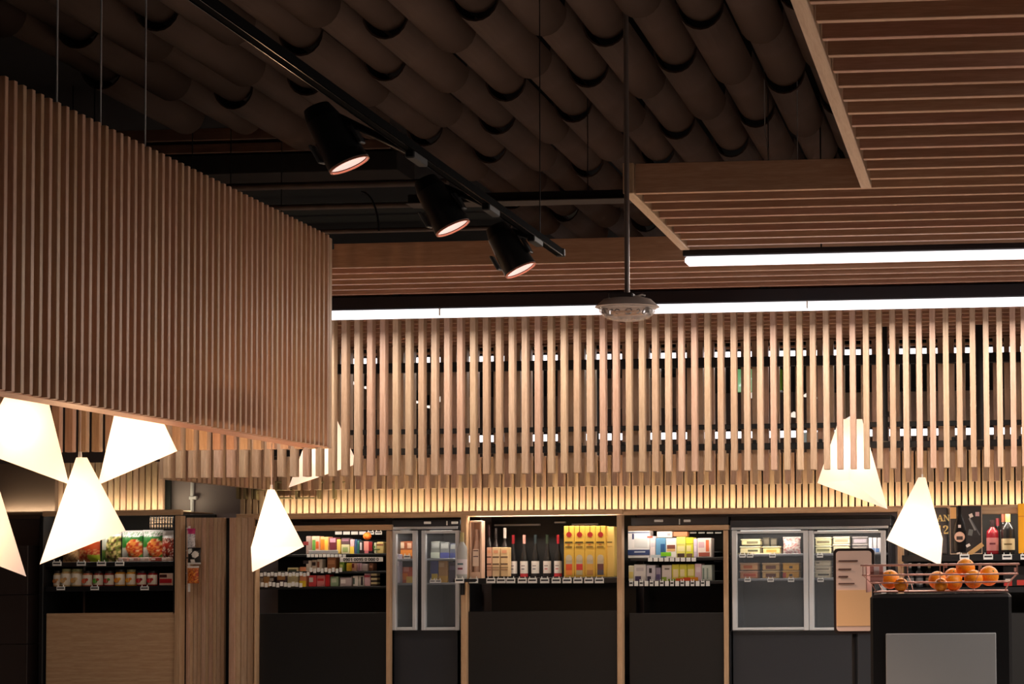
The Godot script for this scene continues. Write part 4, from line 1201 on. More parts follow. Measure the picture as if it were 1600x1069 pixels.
func goods_fridges():
	# first fridge
	var b1 := at(650, 873, 10.575).y
	var b2 := at(650, 911, 10.575).y
	pack("frozen_box", "orange frozen food box on the upper fridge shelf by the silver door edge", "frozen food", "frozen food in the black fridge", 624, 846, 645, b1, 10.66, 0.14, rgb(140, 70, 30), [[0.05, 0.05, 0.35, 0.4, rgb(220, 190, 160)], [0.1, 0.5, 0.95, 0.85, rgb(232, 140, 40)], [0.6, 0.1, 0.9, 0.4, rgb(206, 160, 130)]])
	pack("frozen_box", "orange and yellow frozen food box on the lower fridge shelf", "frozen food", "frozen food in the black fridge", 625, 886, 645, b2, 10.66, 0.14, rgb(200, 90, 50), [[0.3, 0.0, 0.7, 0.3, rgb(226, 150, 130)], [0.1, 0.4, 0.6, 0.8, rgb(236, 130, 30)], [0.5, 0.6, 1.0, 1.0, rgb(236, 206, 110)]])
	pack("frozen_box", "lilac white carton beside the orange frozen food box", "frozen food", "frozen food in the black fridge", 617.5, 866, 624, b2, 10.58, 0.06, rgb(190, 188, 214), [[0.2, 0.1, 0.8, 0.4, rgb(230, 230, 240)]])
	for i in 3:
		pack("frozen_bag", ["grey frozen bag nearest the door hinge on the upper shelf", "grey frozen bag with a blue foot on the upper shelf", "dark blue frozen bag beside the clear bottle"][i], "frozen food", "frozen bags behind the second door", 673 + i * 15, 846 + i * 1.5, 687 + i * 15, b1, 10.66, 0.12, [rgb(110, 114, 112), rgb(104, 108, 110), rgb(86, 92, 110)][i], [[0.1, 0.1, 0.9, 0.4, rgb(136, 140, 140)], [0.0, 0.65, 1.0, 0.98, [rgb(170, 180, 170), rgb(60, 70, 140), rgb(60, 70, 130)][i]]])
	pack("frozen_bag", "blue frozen bag on the lower shelf", "frozen food", "frozen bags behind the second door", 672, 876, 684, b2, 10.66, 0.1, rgb(74, 86, 156), [[0.2, 0.6, 1.0, 1.0, rgb(226, 200, 90)]])
	pack("frozen_bag", "tan frozen bag on the lower shelf", "frozen food", "frozen bags behind the second door", 685, 876, 700, b2, 10.66, 0.1, rgb(190, 150, 96), [[0.0, 0.7, 1.0, 1.0, rgb(214, 170, 80)], [0.1, 0.1, 0.6, 0.3, rgb(214, 184, 140)]])
	pack("frozen_bag", "dark plum frozen bag on the lower shelf", "frozen food", "frozen bags behind the second door", 701, 878, 716, b2, 10.66, 0.1, rgb(80, 70, 90), [[0.1, 0.2, 0.9, 0.4, rgb(110, 100, 130)]])
	for x in [676, 685]: price_tag(10.566, x, 906, 9, 5, "white ticket on the lower fridge shelf", "tickets in the black fridge")
	price_tag(10.566, 636, 867.5, 11, 5.5, "white ticket on the upper fridge shelf under the orange box", "")
	# ice cream fridge
	var c1 := at(1260, 865, 10.575).y
	var c2 := at(1260, 903.5, 10.575).y
	var cr := rgb(226, 214, 164)
	var tub := func(x0, x1, py0, py1, base, c, prints, label):
		var a: Vector3 = at(x0, py0, 10.66)
		var b: Vector3 = at(x1, py0, 10.66)
		var w: float = b.x - a.x
		var h: float = at(x0, py0, 10.66).y - at(x0, py1, 10.66).y
		var n := thing("ice_cream_tub", label, "tub", V((a.x + b.x) / 2, base, 10.66 + 0.07), "ice cream tubs in the silver fridge")
		part(n, "body", bev(Vector3(w * 0.95, h * 0.78, 0.12), 0.006), col(c, 0.5), Vector3(0, h * 0.39, 0))
		part(n, "lid", bev(Vector3(w, h * 0.2, 0.13), 0.005), col((c as Color).lightened(0.25), 0.45), Vector3(0, h * 0.88, 0))
		for p in prints:
			part(n, "print", bev(Vector3((p[2] - p[0]) * w * 0.95, (p[3] - p[1]) * h * 0.78, 0.0016)), col(p[4], 0.5), Vector3(((p[0] + p[2]) / 2 - 0.5) * w * 0.95, (1.0 - (p[1] + p[3]) / 2) * h * 0.78, 0.0606))
	var dk := rgb(60, 44, 36)
	var kinds := [
		[1155, 1187.5, 852.5, 865, c1, cr, [[0.4, 0.3, 0.9, 0.6, rgb(90, 90, 60)], [0, 0.8, 1, 1, rgb(120, 110, 70)]], "cream tub at the base of the upper stack by the hinge"],
		[1157, 1187.5, 842.5, 852.3, -1, cr, [[0.3, 0.2, 0.9, 0.7, rgb(120, 112, 80)]], "cream tub on top of the upper stack by the hinge"],
		[1191, 1219, 853, 865, c1, rgb(226, 206, 140), [[0.2, 0.3, 0.8, 0.7, rgb(206, 160, 70)], [0, 0.85, 1, 1, rgb(230, 210, 180)]], "yellow cream tub standing alone beside the bag"],
		[1155, 1184, 891.5, 903.5, c2, rgb(226, 160, 120), [[0.2, 0.2, 0.9, 0.7, rgb(206, 96, 70)]], "apricot tub at the base of the lower stack by the hinge"],
		[1155, 1184, 879.5, 891.3, -1, rgb(230, 180, 130), [[0.2, 0.2, 0.7, 0.7, rgb(220, 120, 70)]], "apricot tub on top of the lower stack by the hinge"],
		[1190, 1218, 891.5, 903.5, c2, rgb(214, 180, 120), [[0.2, 0.2, 0.8, 0.8, rgb(96, 50, 36)]], "caramel tub with chocolate lettering, lower of two"],
		[1190, 1218, 879.5, 891.3, -1, rgb(214, 180, 120), [[0.2, 0.2, 0.8, 0.8, rgb(110, 60, 40)]], "caramel tub with chocolate lettering, upper of two"],
		[1222, 1249, 891.5, 903.5, c2, rgb(226, 170, 60), [[0.4, 0.3, 0.6, 0.7, dk], [0.0, 0.1, 0.2, 0.9, rgb(180, 60, 40)]], "mango yellow tub with a small dark mark, lower of two"],
		[1222, 1249, 879.5, 891.3, -1, rgb(230, 176, 66), [[0.4, 0.3, 0.6, 0.7, dk]], "mango yellow tub with a small dark mark, upper of two"],
		[1273, 1299, 852.5, 865, c1, rgb(206, 202, 160), [[0.1, 0.3, 0.9, 0.7, rgb(110, 110, 70)]], "khaki tub, lower of two behind the second door"],
		[1273, 1299, 839.5, 852.3, -1, rgb(214, 206, 160), [[0.1, 0.3, 0.9, 0.7, rgb(120, 110, 80)]], "khaki tub, upper of two behind the second door"],
		[1301, 1328, 850.5, 865, c1, rgb(196, 188, 160), [[0.1, 0.4, 0.9, 0.7, rgb(90, 80, 70)]], "grey cream tub, lower of two behind the notice board"],
		[1301, 1328, 838.5, 850.3, -1, rgb(206, 200, 170), [[0.1, 0.2, 0.9, 0.7, rgb(150, 140, 110)]], "grey cream tub, upper of two behind the notice board"],
		[1331, 1356, 850.5, 865, c1, rgb(120, 112, 110), [[0.1, 0.3, 0.9, 0.6, rgb(200, 196, 190)]], "dark grey tub, lower of two behind the notice board"],
		[1331, 1356, 838.5, 850.3, -1, rgb(110, 104, 106), [[0.1, 0.2, 0.9, 0.8, rgb(150, 140, 150)]], "dark grey tub, upper of two behind the notice board"],
		[1272, 1298, 894, 903.5, c2, rgb(232, 224, 200), [[0.2, 0.2, 0.9, 0.5, rgb(70, 70, 66)]], "white tub, lowest of three beside the notice board"],
		[1272, 1298, 885, 893.8, -1, rgb(232, 224, 204), [[0.1, 0.3, 0.9, 0.5, rgb(90, 80, 66)]], "white tub, middle of three beside the notice board"],
		[1272, 1298, 876, 884.8, -1, rgb(236, 228, 206), [[0.1, 0.2, 0.3, 0.4, rgb(70, 70, 66)]], "white tub, topmost of three beside the notice board"]]
	for t in kinds:
		var base: float = t[4] if t[4] > 0 else at(t[0], t[3], 10.66).y
		tub.call(t[0], t[1], t[2], t[3], base + 0.0006, t[5], t[6], t[7])
	pouch("frozen_bag", "pink and white frozen bag with crumpled folds in the silver fridge", "", 1222, 839, 1250, c1, 10.68, 0.04, func(u, v): return rgb(232, 220, 214) if speck(u, v, 0.3) > 0.45 else rgb(206, 140, 140))
	for i in 3: pack("frozen_carton", "white upright carton with a blue foot by the silver door edge", "carton", "white cartons in the silver fridge", 1357 + i * 7, 840, 1363 + i * 7, c1, 10.68, 0.1, rgb(214, 212, 220), [[0, 0.7, 1, 0.95, rgb(90, 130, 190)]])
	for i in 2: pack("frozen_carton", "dark small carton behind the cream tubs in the silver fridge", "carton", "dark cartons behind the tubs", 1192 + i * 12, 840 + i, 1202 + i * 12, c1, 10.82, 0.08, rgb(110, 104, 84), [[0.1, 0.1, 0.9, 0.4, rgb(150, 140, 120)]])
	for q in [[1160, 866], [1172, 866], [1207, 866], [1281, 866], [1168, 904], [1204, 904], [1236, 904], [1282, 904]]: price_tag(10.566, q[0], q[1], 10, 5.5, "white ticket on a shelf edge of the silver fridge", "tickets in the silver fridge")

func goods_liquor():
	var base := at(850, 903, 10.44).y
	var g := "bottles in the liquor niche"
	# clear bottle outside the post
	var sb := at(721, 905, 10.27).y
	var cb := bottle("clear bottle with a pale label standing outside the oak niche post", "", 722, 832, sb, 10.33, 16, rgb(176, 180, 182), rgb(176, 166, 120), rgb(208, 204, 212), [0.10, 0.42], [[0.30, 0.34, 0.6, rgb(80, 110, 120)], [0.2, 0.24, 0.5, rgb(130, 60, 80)]], 1)
	# open gift box with a bottle picture
	var k := 10.5 / F
	var pb := thing("gift_box", "tall pink-beige gift box with a window showing a pale bottle", "gift box", V(at(743, 900, 10.45).x, base + 0.0005, 10.45))
	var hb := at(745, 814, 10.46).y - base
	var pk := col(rgb(222, 188, 164), 0.5)
	part(pb, "back_panel", bev(Vector3(20 * k, hb, 0.008), 0.002), col(rgb(202, 166, 142)), Vector3(0, hb / 2, -0.068))
	for s in [-1, 1]: part(pb, "side_panel", bev(Vector3(3 * k, hb, 0.072), 0.002), pk, Vector3(s * 8.5 * k, hb / 2, -0.036))
	part(pb, "top_panel", bev(Vector3(14 * k, 3 * k, 0.072), 0.002), pk, Vector3(0, hb - 1.5 * k, -0.036))
	part(pb, "bottom_panel", bev(Vector3(14 * k, 10 * k, 0.072), 0.002), pk, Vector3(0, 5 * k, -0.036))
	part(pb, "inner_bottle", lathe([[0, 0, 1], [5.5 * k, 0, 1], [5.5 * k, hb * 0.42], [4 * k, hb * 0.5], [2.6 * k, hb * 0.55], [2.6 * k, hb * 0.74, 1], [0, hb * 0.74, 1]], 18), col(rgb(206, 170, 150), 0.3), Vector3(0, 10 * k, -0.036))
	part(pb, "label_print", bev(Vector3(10 * k, hb * 0.3, 0.002)), col(rgb(228, 204, 186)), Vector3(0, hb * 0.36, -0.036 + 5.8 * k))
	for y in [0.48, 0.38]: part(pb, "print", bev(Vector3(8 * k, 1.5 * k, 0.002)), col(rgb(90, 60, 56)), Vector3(0, hb * y, -0.036 + 6.1 * k))
	# cream cartons with dark bottles behind
	for i in 3:
		var x: float = [760.5, 769, 782.0][i]
		var x2: float = [768.0, 780.5, 794][i]
		pack("wine_carton", ["narrow rose-cream wine carton beside the pink gift box", "cream wine carton between the other two", "cream wine carton beside the labelled bottles"][i], "carton", "cream wine cartons in the niche", x, 855.5, x2, base + 0.012, 10.52, 0.07, [rgb(222, 176, 150), rgb(230, 202, 160), rgb(232, 200, 150)][i], [[0.06, 0.31, 0.94, 0.35, rgb(80, 50, 40)], [0.06, 0.55, 0.94, 0.59, rgb(70, 44, 36)], [0.0, 0.68, 1.0, 0.70, rgb(90, 60, 50)], [0.06, 0.75, 0.94, 0.78, rgb(150, 110, 84)], [0.2, 0.1, 0.8, 0.2, rgb(226, 160, 120)]])
		bottle(["dark bottle rising behind the narrow wine carton", "dark bottle rising behind the central wine carton", "dark bottle with a white capsule behind the last wine carton"][i], g, [764, 775, 789][i], [820, 825, 825][i], base, 10.68, 12, rgb(30, 18, 16), [rgb(50, 22, 22), rgb(40, 34, 34), rgb(200, 190, 184)][i], rgb(60, 50, 44), [])
	# five labelled bottles
	var foils := [rgb(130, 20, 30), rgb(206, 150, 140), rgb(40, 50, 54), rgb(36, 48, 34), rgb(150, 26, 36)]
	var feet := [rgb(30, 26, 26), rgb(206, 60, 66), rgb(30, 26, 26), rgb(30, 26, 26), rgb(206, 54, 62)]
	var ls := ["dark bottle with a red capsule and white arched label beside the cartons", "dark bottle with a rose capsule and a red foot band", "dark bottle with a slate capsule and white arched label", "dark bottle with an olive capsule and a rose mark on its label", "dark bottle with a red capsule and a red foot band beside the yellow boxes"]
	var xs := [802.0, 819, 836.5, 855.0, 872]
	for i in 5:
		var b := bottle(ls[i], g, xs[i], 836, base + 0.004, 10.64, 12.0, rgb(18, 16, 17), foils[i], rgb(226, 218, 212), [0.09, 0.38], [[0.26, 0.28, 0.5, rgb(120, 100, 100)], [0.18, 0.21, 0.4, rgb(196, 120, 120) if i > 2 else rgb(130, 126, 130)]], 2)
		var r := 12.0 * 10.60 / F / 2.0
		var h := at(xs[i], 836, 10.6).y - base
		part(b, "neck_label", lathe([[r * 0.50, h * 0.66, 1], [r * 0.60, h * 0.58, 1]], 14, 1.0, 0.2, PI - 0.2), col(rgb(214, 206, 200)))
		part(b, "label_arch", lathe([[0, 0, 1], [r * 0.72, 0, 1]], 20), col(rgb(226, 218, 212)), Vector3(0, h * 0.37, r * 0.72), Vector3(-PI / 2, 0, 0))
		part(b, "foot_band", lathe([[r * 1.015, h * 0.01, 1], [r * 1.015, h * 0.085, 1]], 20), col(feet[i]))
	# yellow gift boxes
	var fr := [[rgb(232, 90, 50), rgb(244, 150, 70)], [rgb(214, 60, 56), rgb(190, 180, 140)], [rgb(226, 170, 80), rgb(190, 136, 76)], [rgb(110, 66, 66), rgb(84, 82, 96)]]
	var yl := ["yellow gift box with an orange fruit window beside the red-foot bottle", "yellow gift box with a red fruit window", "yellow gift box with an amber fruit window", "yellow gift box with a dark berry window and its broad side showing"]
	for i in 4:
		var x0 := 881.0 + i * 16.4
		var bx := pack("gift_box", yl[i], "gift box", "yellow gift boxes in the niche", x0, 822, x0 + 16.0, base, 10.50, 0.09, rgb(226, 182, 76), [[0.47, 0.0, 0.53, 0.13, rgb(70, 40, 24)], [0.25, 0.115, 0.77, 0.225, rgb(160, 32, 30), 1], [0.1, 0.305, 0.85, 0.335, rgb(80, 66, 30)], [0.35, 0.355, 0.6, 0.375, rgb(200, 110, 50)], [0.15, 0.40, 0.8, 0.42, rgb(110, 90, 40)], [0.2, 0.62, 0.8, 0.955, rgb(196, 186, 160)], [0.2, 0.74, 0.8, 0.955, fr[i][0]], [0.2, 0.86, 0.8, 0.955, fr[i][1]], [0.2, 0.58, 0.8, 0.66, rgb(206, 190, 160), 1]])
	pack("gift_box", "pale yellow gift box side standing against the oak niche post", "gift box", "yellow gift boxes in the niche", 947, 823, 959.5, base, 10.54, 0.09, rgb(236, 206, 120), [[0.0, 0.30, 0.75, 0.32, rgb(110, 96, 50)], [0.0, 0.39, 0.75, 0.40, rgb(190, 160, 90)]])
	var tx := [718, 740, 767, 783, 798, 816, 832, 851, 869, 886, 903, 920, 936.5]
	for i in tx.size(): price_tag(10.25 if i < 1 else 10.43, tx[i], 903.5, 14.5, 8, "white clip price tag on the liquor niche shelf edge", "price tags of the liquor niche")

func goods_baby():
	var b1 := at(1055, 871.5, 10.52).y
	var b2 := at(1055, 908, 10.52).y
	var d := 10.56
	var w := rgb(222, 222, 224)
	var g := "care packs on the upper gondola shelf"
	var up := [
		[981, 829, 1015, w, [[0.0, 0.06, 1.0, 0.1, rgb(70, 80, 120)], [0.2, 0.12, 0.28, 0.32, rgb(40, 50, 100)], [0.3, 0.3, 0.9, 0.62, rgb(200, 204, 206)], [0.0, 0.70, 1.0, 0.90, rgb(40, 58, 104)], [0.3, 0.76, 0.8, 0.80, rgb(190, 200, 214)]], "large white pack with a navy band along its foot"],
		[1015.5, 838, 1024, rgb(226, 214, 216), [[0, 0.0, 1, 0.08, rgb(220, 90, 70)], [0.2, 0.3, 0.9, 0.5, rgb(200, 196, 206)]], "slim white pack with a red top edge"],
		[1024.5, 841, 1040, rgb(96, 150, 190), [[0.5, 0.3, 0.95, 0.8, rgb(36, 84, 134)], [0, 0.85, 1, 1, rgb(190, 200, 206)]], "sky blue pack with a darker blue panel"],
		[1040.5, 841, 1056.5, rgb(232, 230, 226), [[0.1, 0.35, 0.9, 0.55, rgb(120, 70, 60)], [0.1, 0.55, 0.9, 0.68, rgb(206, 166, 110)], [0, 0.72, 1, 0.92, rgb(120, 196, 30)]], "white pack with nuts printed over a lime foot"],
		[1057, 839, 1071, rgb(220, 214, 110), [[0.1, 0.35, 0.9, 0.38, rgb(190, 180, 120)], [0.1, 0.45, 0.9, 0.7, rgb(228, 220, 160)], [0.1, 0.8, 0.9, 0.98, rgb(70, 50, 46)]], "yellow-green pack with a brown foot beside the white nut pack"],
		[1071.5, 840, 1083, rgb(214, 214, 60), [[0.0, 0.3, 1, 0.33, rgb(170, 160, 60)], [0.1, 0.4, 0.7, 0.7, rgb(226, 214, 150)], [0.1, 0.8, 0.9, 0.98, rgb(110, 86, 60)]], "brighter yellow-green pack with a tan foot"],
		[1083.5, 842, 1089, rgb(206, 190, 214), [[0.2, 0.4, 0.8, 0.7, rgb(226, 214, 230)]], "slim lilac pack between yellow and orange ones"],
		[1089.5, 841, 1111, rgb(230, 216, 210), [[0.62, 0.1, 0.85, 0.7, rgb(214, 110, 70)], [0.1, 0.2, 0.5, 0.5, rgb(206, 170, 180)], [0.1, 0.75, 0.9, 0.95, rgb(160, 80, 66)]], "white pack with an orange stripe and rust foot"]]
	for t in up: pack("care_pack", t[5], "pack", g, t[0], t[1], t[2], b1, d, 0.12, t[3], t[4])
	var roll := thing("paper_roll", "white paper roll lying on the large white pack", "roll", at(1000, 829, 10.62))
	var rp := at(984, 829, 10.62).x - at(1018, 829, 10.62).x
	part(roll, "paper", tube([Vector3(rp / 2, 0.018, 0), Vector3(-rp / 2, 0.018, 0)], 0.017, 14), col(rgb(214, 214, 220)))
	part(roll, "core", tube([Vector3(rp / 2 - 0.002, 0.018, 0), Vector3(-rp / 2 + 0.002, 0.018, 0)], 0.007, 10), col(rgb(150, 120, 100)))
	pack("care_pack", "pale pink pack lying on the sky blue pack", "pack", "", 1026, 830.5, 1050, at(1035, 840.5, d).y + 0.001, d + 0.02, 0.07, rgb(220, 206, 200), [[0.7, 0.3, 0.9, 0.7, rgb(150, 150, 160)]])
	pack("care_pack", "kraft brown pack lying on the white nut pack", "pack", "", 1051.5, 831, 1074, at(1065, 838.5, d).y + 0.001, d + 0.03, 0.07, rgb(186, 120, 84), [])
	var low := [
		[982, 884, 990, rgb(230, 222, 190), [[0.1, 0.4, 0.9, 0.8, rgb(226, 206, 120)]], "cream low pack by the niche post"],
		[990.5, 882, 1009, rgb(220, 216, 214), [[0.1, 0.7, 0.6, 1.0, rgb(60, 50, 96)], [0.2, 0.2, 0.8, 0.4, rgb(190, 186, 190)]], "white low pack with a purple corner"],
		[1010, 883, 1024, rgb(200, 196, 206), [[0.3, 0.2, 0.6, 0.5, rgb(40, 36, 50)], [0.1, 0.7, 0.5, 1.0, rgb(40, 34, 66)]], "grey low pack with black spots"],
		[1024.5, 887, 1032, rgb(150, 140, 160), [[0.1, 0.5, 0.9, 0.9, rgb(80, 70, 120)]], "mauve low pack beside the spotted grey one"],
		[1034, 883, 1049, rgb(216, 206, 200), [[0.0, 0.75, 0.5, 1.0, rgb(150, 180, 60)], [0.3, 0.2, 0.8, 0.3, rgb(120, 110, 100)]], "beige low pack with a green corner"],
		[1049.5, 882, 1061, rgb(214, 206, 70), [[0.2, 0.3, 0.9, 0.8, rgb(226, 210, 160)], [0, 0.88, 1, 1, rgb(120, 150, 40)]], "yellow low pack nearest the beige one"],
		[1061.5, 882, 1073, rgb(216, 208, 74), [[0.1, 0.3, 0.7, 0.75, rgb(228, 214, 166)], [0, 0.85, 1, 1, rgb(226, 96, 36)]], "yellow low pack with a part orange foot"],
		[1073.5, 882, 1085, rgb(210, 204, 66), [[0.1, 0.3, 0.9, 0.7, rgb(226, 214, 150)], [0, 0.8, 1, 1, rgb(232, 84, 30)]], "yellow low pack with an orange-red foot"],
		[1085.5, 881, 1096, rgb(220, 190, 200), [[0.2, 0.2, 0.8, 0.5, rgb(232, 214, 220)], [0, 0.8, 1, 1, rgb(236, 150, 20)]], "pink low pack with an amber foot"],
		[1096.5, 883, 1112, rgb(196, 206, 196), [[0.1, 0.2, 0.25, 0.9, rgb(120, 140, 130)], [0.5, 0.2, 0.65, 0.9, rgb(140, 156, 146)]], "pale green striped low pack"]]
	for t in low: pack("care_pack", t[5], "pack", "care packs on the lower gondola shelf", t[0], t[1], t[2], b2, d, 0.12, t[3], t[4])
	for i in 9: price_tag(10.506, 1016 + i * 8.5, 871.5, 7, 6, "grey-white ticket on the upper care shelf edge", "tickets on the upper care shelf", false)
	for i in 16: price_tag(10.506, 986 + i * 8.0, 908, 6, 8, "white ticket on the lower care shelf edge", "tickets on the lower care shelf", i % 2 == 0)

func goods_spirits():
	var base := at(1520, 866, 10.27).y
	var gold := col(rgb(206, 180, 110), 0.4)
	var b1 := pack("gift_box", "black gift box with gold letters half hidden by the tall pendant", "gift box", "", 1450, 793.5, 1480, base, 10.285, 0.1, rgb(30, 28, 34), [])
	var w1 := at(1480, 830, 10.285).x - at(1450, 830, 10.285).x
	var h1 := at(1465, 793.5, 10.285).y - base
	text(b1, "IAN", 0.052, gold, Vector3(w1 * 0.20, h1 * 0.77, 0.001), "Droid Serif")
	text(b1, "12", 0.068, gold, Vector3(w1 * 0.25, h1 * 0.52, 0.001), "Droid Serif")
	var outline := lathe([[0.0, 0.0, 1], [0.026, 0.0, 1], [0.026, 0.10], [0.010, 0.14], [0.010, 0.19, 1]], 14, 0.12)
	part(b1, "bottle_print", outline, col(rgb(60, 58, 62)), Vector3(w1 * 0.28, h1 * 0.04, 0.001))
	var b2 := pack("gift_box", "black gift box printed with a large dark bottle and pale shards, pale edges", "gift box", "", 1484, 791, 1534, base, 10.28, 0.1, rgb(34, 28, 28), [[0.0, 0.0, 0.012, 1.0, rgb(206, 176, 150)], [0.985, 0.0, 1.0, 1.0, rgb(206, 176, 150)], [0.0, 0.985, 1.0, 1.0, rgb(206, 176, 150)], [0.01, 0.02, 0.2, 0.26, rgb(206, 156, 96)]])
	var w2 := at(1534, 830, 10.28).x - at(1484, 830, 10.28).x
	var h2 := at(1510, 791, 10.28).y - base
	var bp := lathe([[0.0, 0.0, 1], [0.050, 0.0, 1], [0.052, 0.17], [0.040, 0.23], [0.016, 0.30], [0.013, 0.37, 1], [0, 0.37, 1]], 20, 0.12)
	part(b2, "bottle_print", bp, col(rgb(16, 12, 12), 0.25), Vector3(-w2 * 0.20, h2 * 0.05, 0.001))
	part(b2, "label_print", lathe([[0, 0, 1], [0.042, 0, 1], [0.042, -0.005, 1]], 20), col(rgb(222, 182, 160)), Vector3(-w2 * 0.20, h2 * 0.36, 0.009), Vector3(-PI / 2, 0, 0))
	part(b2, "label_print", bev(Vector3(0.05, 0.028, 0.003)), col(rgb(60, 40, 36)), Vector3(-w2 * 0.20, h2 * 0.335, 0.0135))
	part(b2, "label_print", bev(Vector3(0.022, 0.024, 0.003)), col(rgb(206, 190, 180)), Vector3(-w2 * 0.20, h2 * 0.58, 0.0085))
	for q in [[0.16, 0.80, 0.03, 0.03, 0.4, rgb(222, 206, 196)], [0.36, 0.83, 0.032, 0.034, 0.0, rgb(190, 150, 150)], [0.20, 0.62, 0.014, 0.11, 0.45, rgb(130, 128, 128)], [0.14, 0.45, 0.035, 0.05, -0.2, rgb(96, 100, 100)], [0.30, 0.55, 0.010, 0.14, 0.5, rgb(84, 84, 88)], [0.06, 0.18, 0.034, 0.022, 0.5, rgb(220, 206, 196)], [-0.24, 0.02, 0.03, 0.014, 0.3, rgb(214, 200, 190)], [0.30, 0.10, 0.14, 0.036, 0.62, rgb(190, 150, 96)]]:
		part(b2, "shard_print", bev(Vector3(q[2], q[3], 0.002)), col(q[5]), Vector3(q[0] * w2, q[1] * h2, 0.0012), Vector3(0, 0, q[4]))
	var r := bottle("red spirit bottle with a rose label and dark stopper", "", 1550.5, 813, base, 10.53, 19, rgb(150, 20, 36), rgb(40, 24, 26), rgb(206, 130, 128), [0.10, 0.48], [[0.28, 0.33, 0.5, rgb(120, 40, 50)]], 1)
	bottle("dark cognac bottle with a broad cream label and gold capsule", "", 1574.5, 803, base, 10.52, 21, rgb(14, 12, 12), rgb(206, 150, 90), rgb(222, 204, 160), [0.10, 0.38], [[0.22, 0.26, 0.6, rgb(120, 100, 60)]], 1)
	bottle("dark bottle with a copper capsule behind the cognac", "", 1567, 803, base, 10.68, 14, rgb(20, 14, 14), rgb(190, 110, 84), rgb(120, 90, 60), [])
	bottle("dark bottle with a rose cap rising behind the red spirit bottle", "", 1558.5, 810, base, 10.82, 14, rgb(24, 16, 18), rgb(190, 70, 80), rgb(90, 70, 60), [])
	pack("gift_box", "plain bright yellow-orange gift box at the end of the spirits shelf", "gift box", "", 1590.5, 787, 1622, base, 10.275, 0.1, rgb(240, 168, 20), [[0.0, 0.25, 1.0, 0.262, rgb(200, 110, 20)]])
	for x in [1507, 1544, 1573.5, 1602]: price_tag(10.262, x, 866.5, 15, 8, "white clip price tag on the spirits shelf edge", "price tags of the spirits shelf")
	# lower row
	var b3 := at(1520, 917, 10.42).y
	var rr := [[1422, rgb(60, 62, 66), rgb(200, 196, 196)], [1436, rgb(70, 72, 78), rgb(190, 190, 196)], [1452, rgb(34, 30, 30), rgb(170, 150, 120)], [1478, rgb(24, 22, 22), rgb(190, 120, 110)], [1532, rgb(40, 28, 26), rgb(200, 180, 160)], [1548, rgb(60, 40, 30), rgb(170, 150, 130)]]
	for i in rr.size():
		bottle(["grey glass bottle low behind the pendant tip", "blue-grey glass bottle low behind the basket corner", "near-black bottle with a tan label low behind the basket", "near-black bottle with a rose label low behind the oranges", "brown bottle with a cream label low behind the top orange", "amber bottle with a beige label low behind the basket end"][i], "bottles on the low spirits shelf", rr[i][0], 880, b3, 10.56, 12, rr[i][1], rr[i][2], rr[i][2], [0.1, 0.38])
	pack("bottle_carton", "black carton with a slanted red and white band below the yellow-orange box", "carton", "", 1567, 884, 1602, b3, 10.44, 0.12, rgb(26, 20, 20), [[0.05, 0.72, 0.4, 0.98, rgb(196, 50, 44)], [0.1, 0.64, 0.36, 0.70, rgb(226, 214, 206)], [0.62, 0.70, 1.0, 0.95, rgb(206, 60, 50)], [0.5, 0.1, 0.62, 0.3, rgb(206, 150, 140)]])

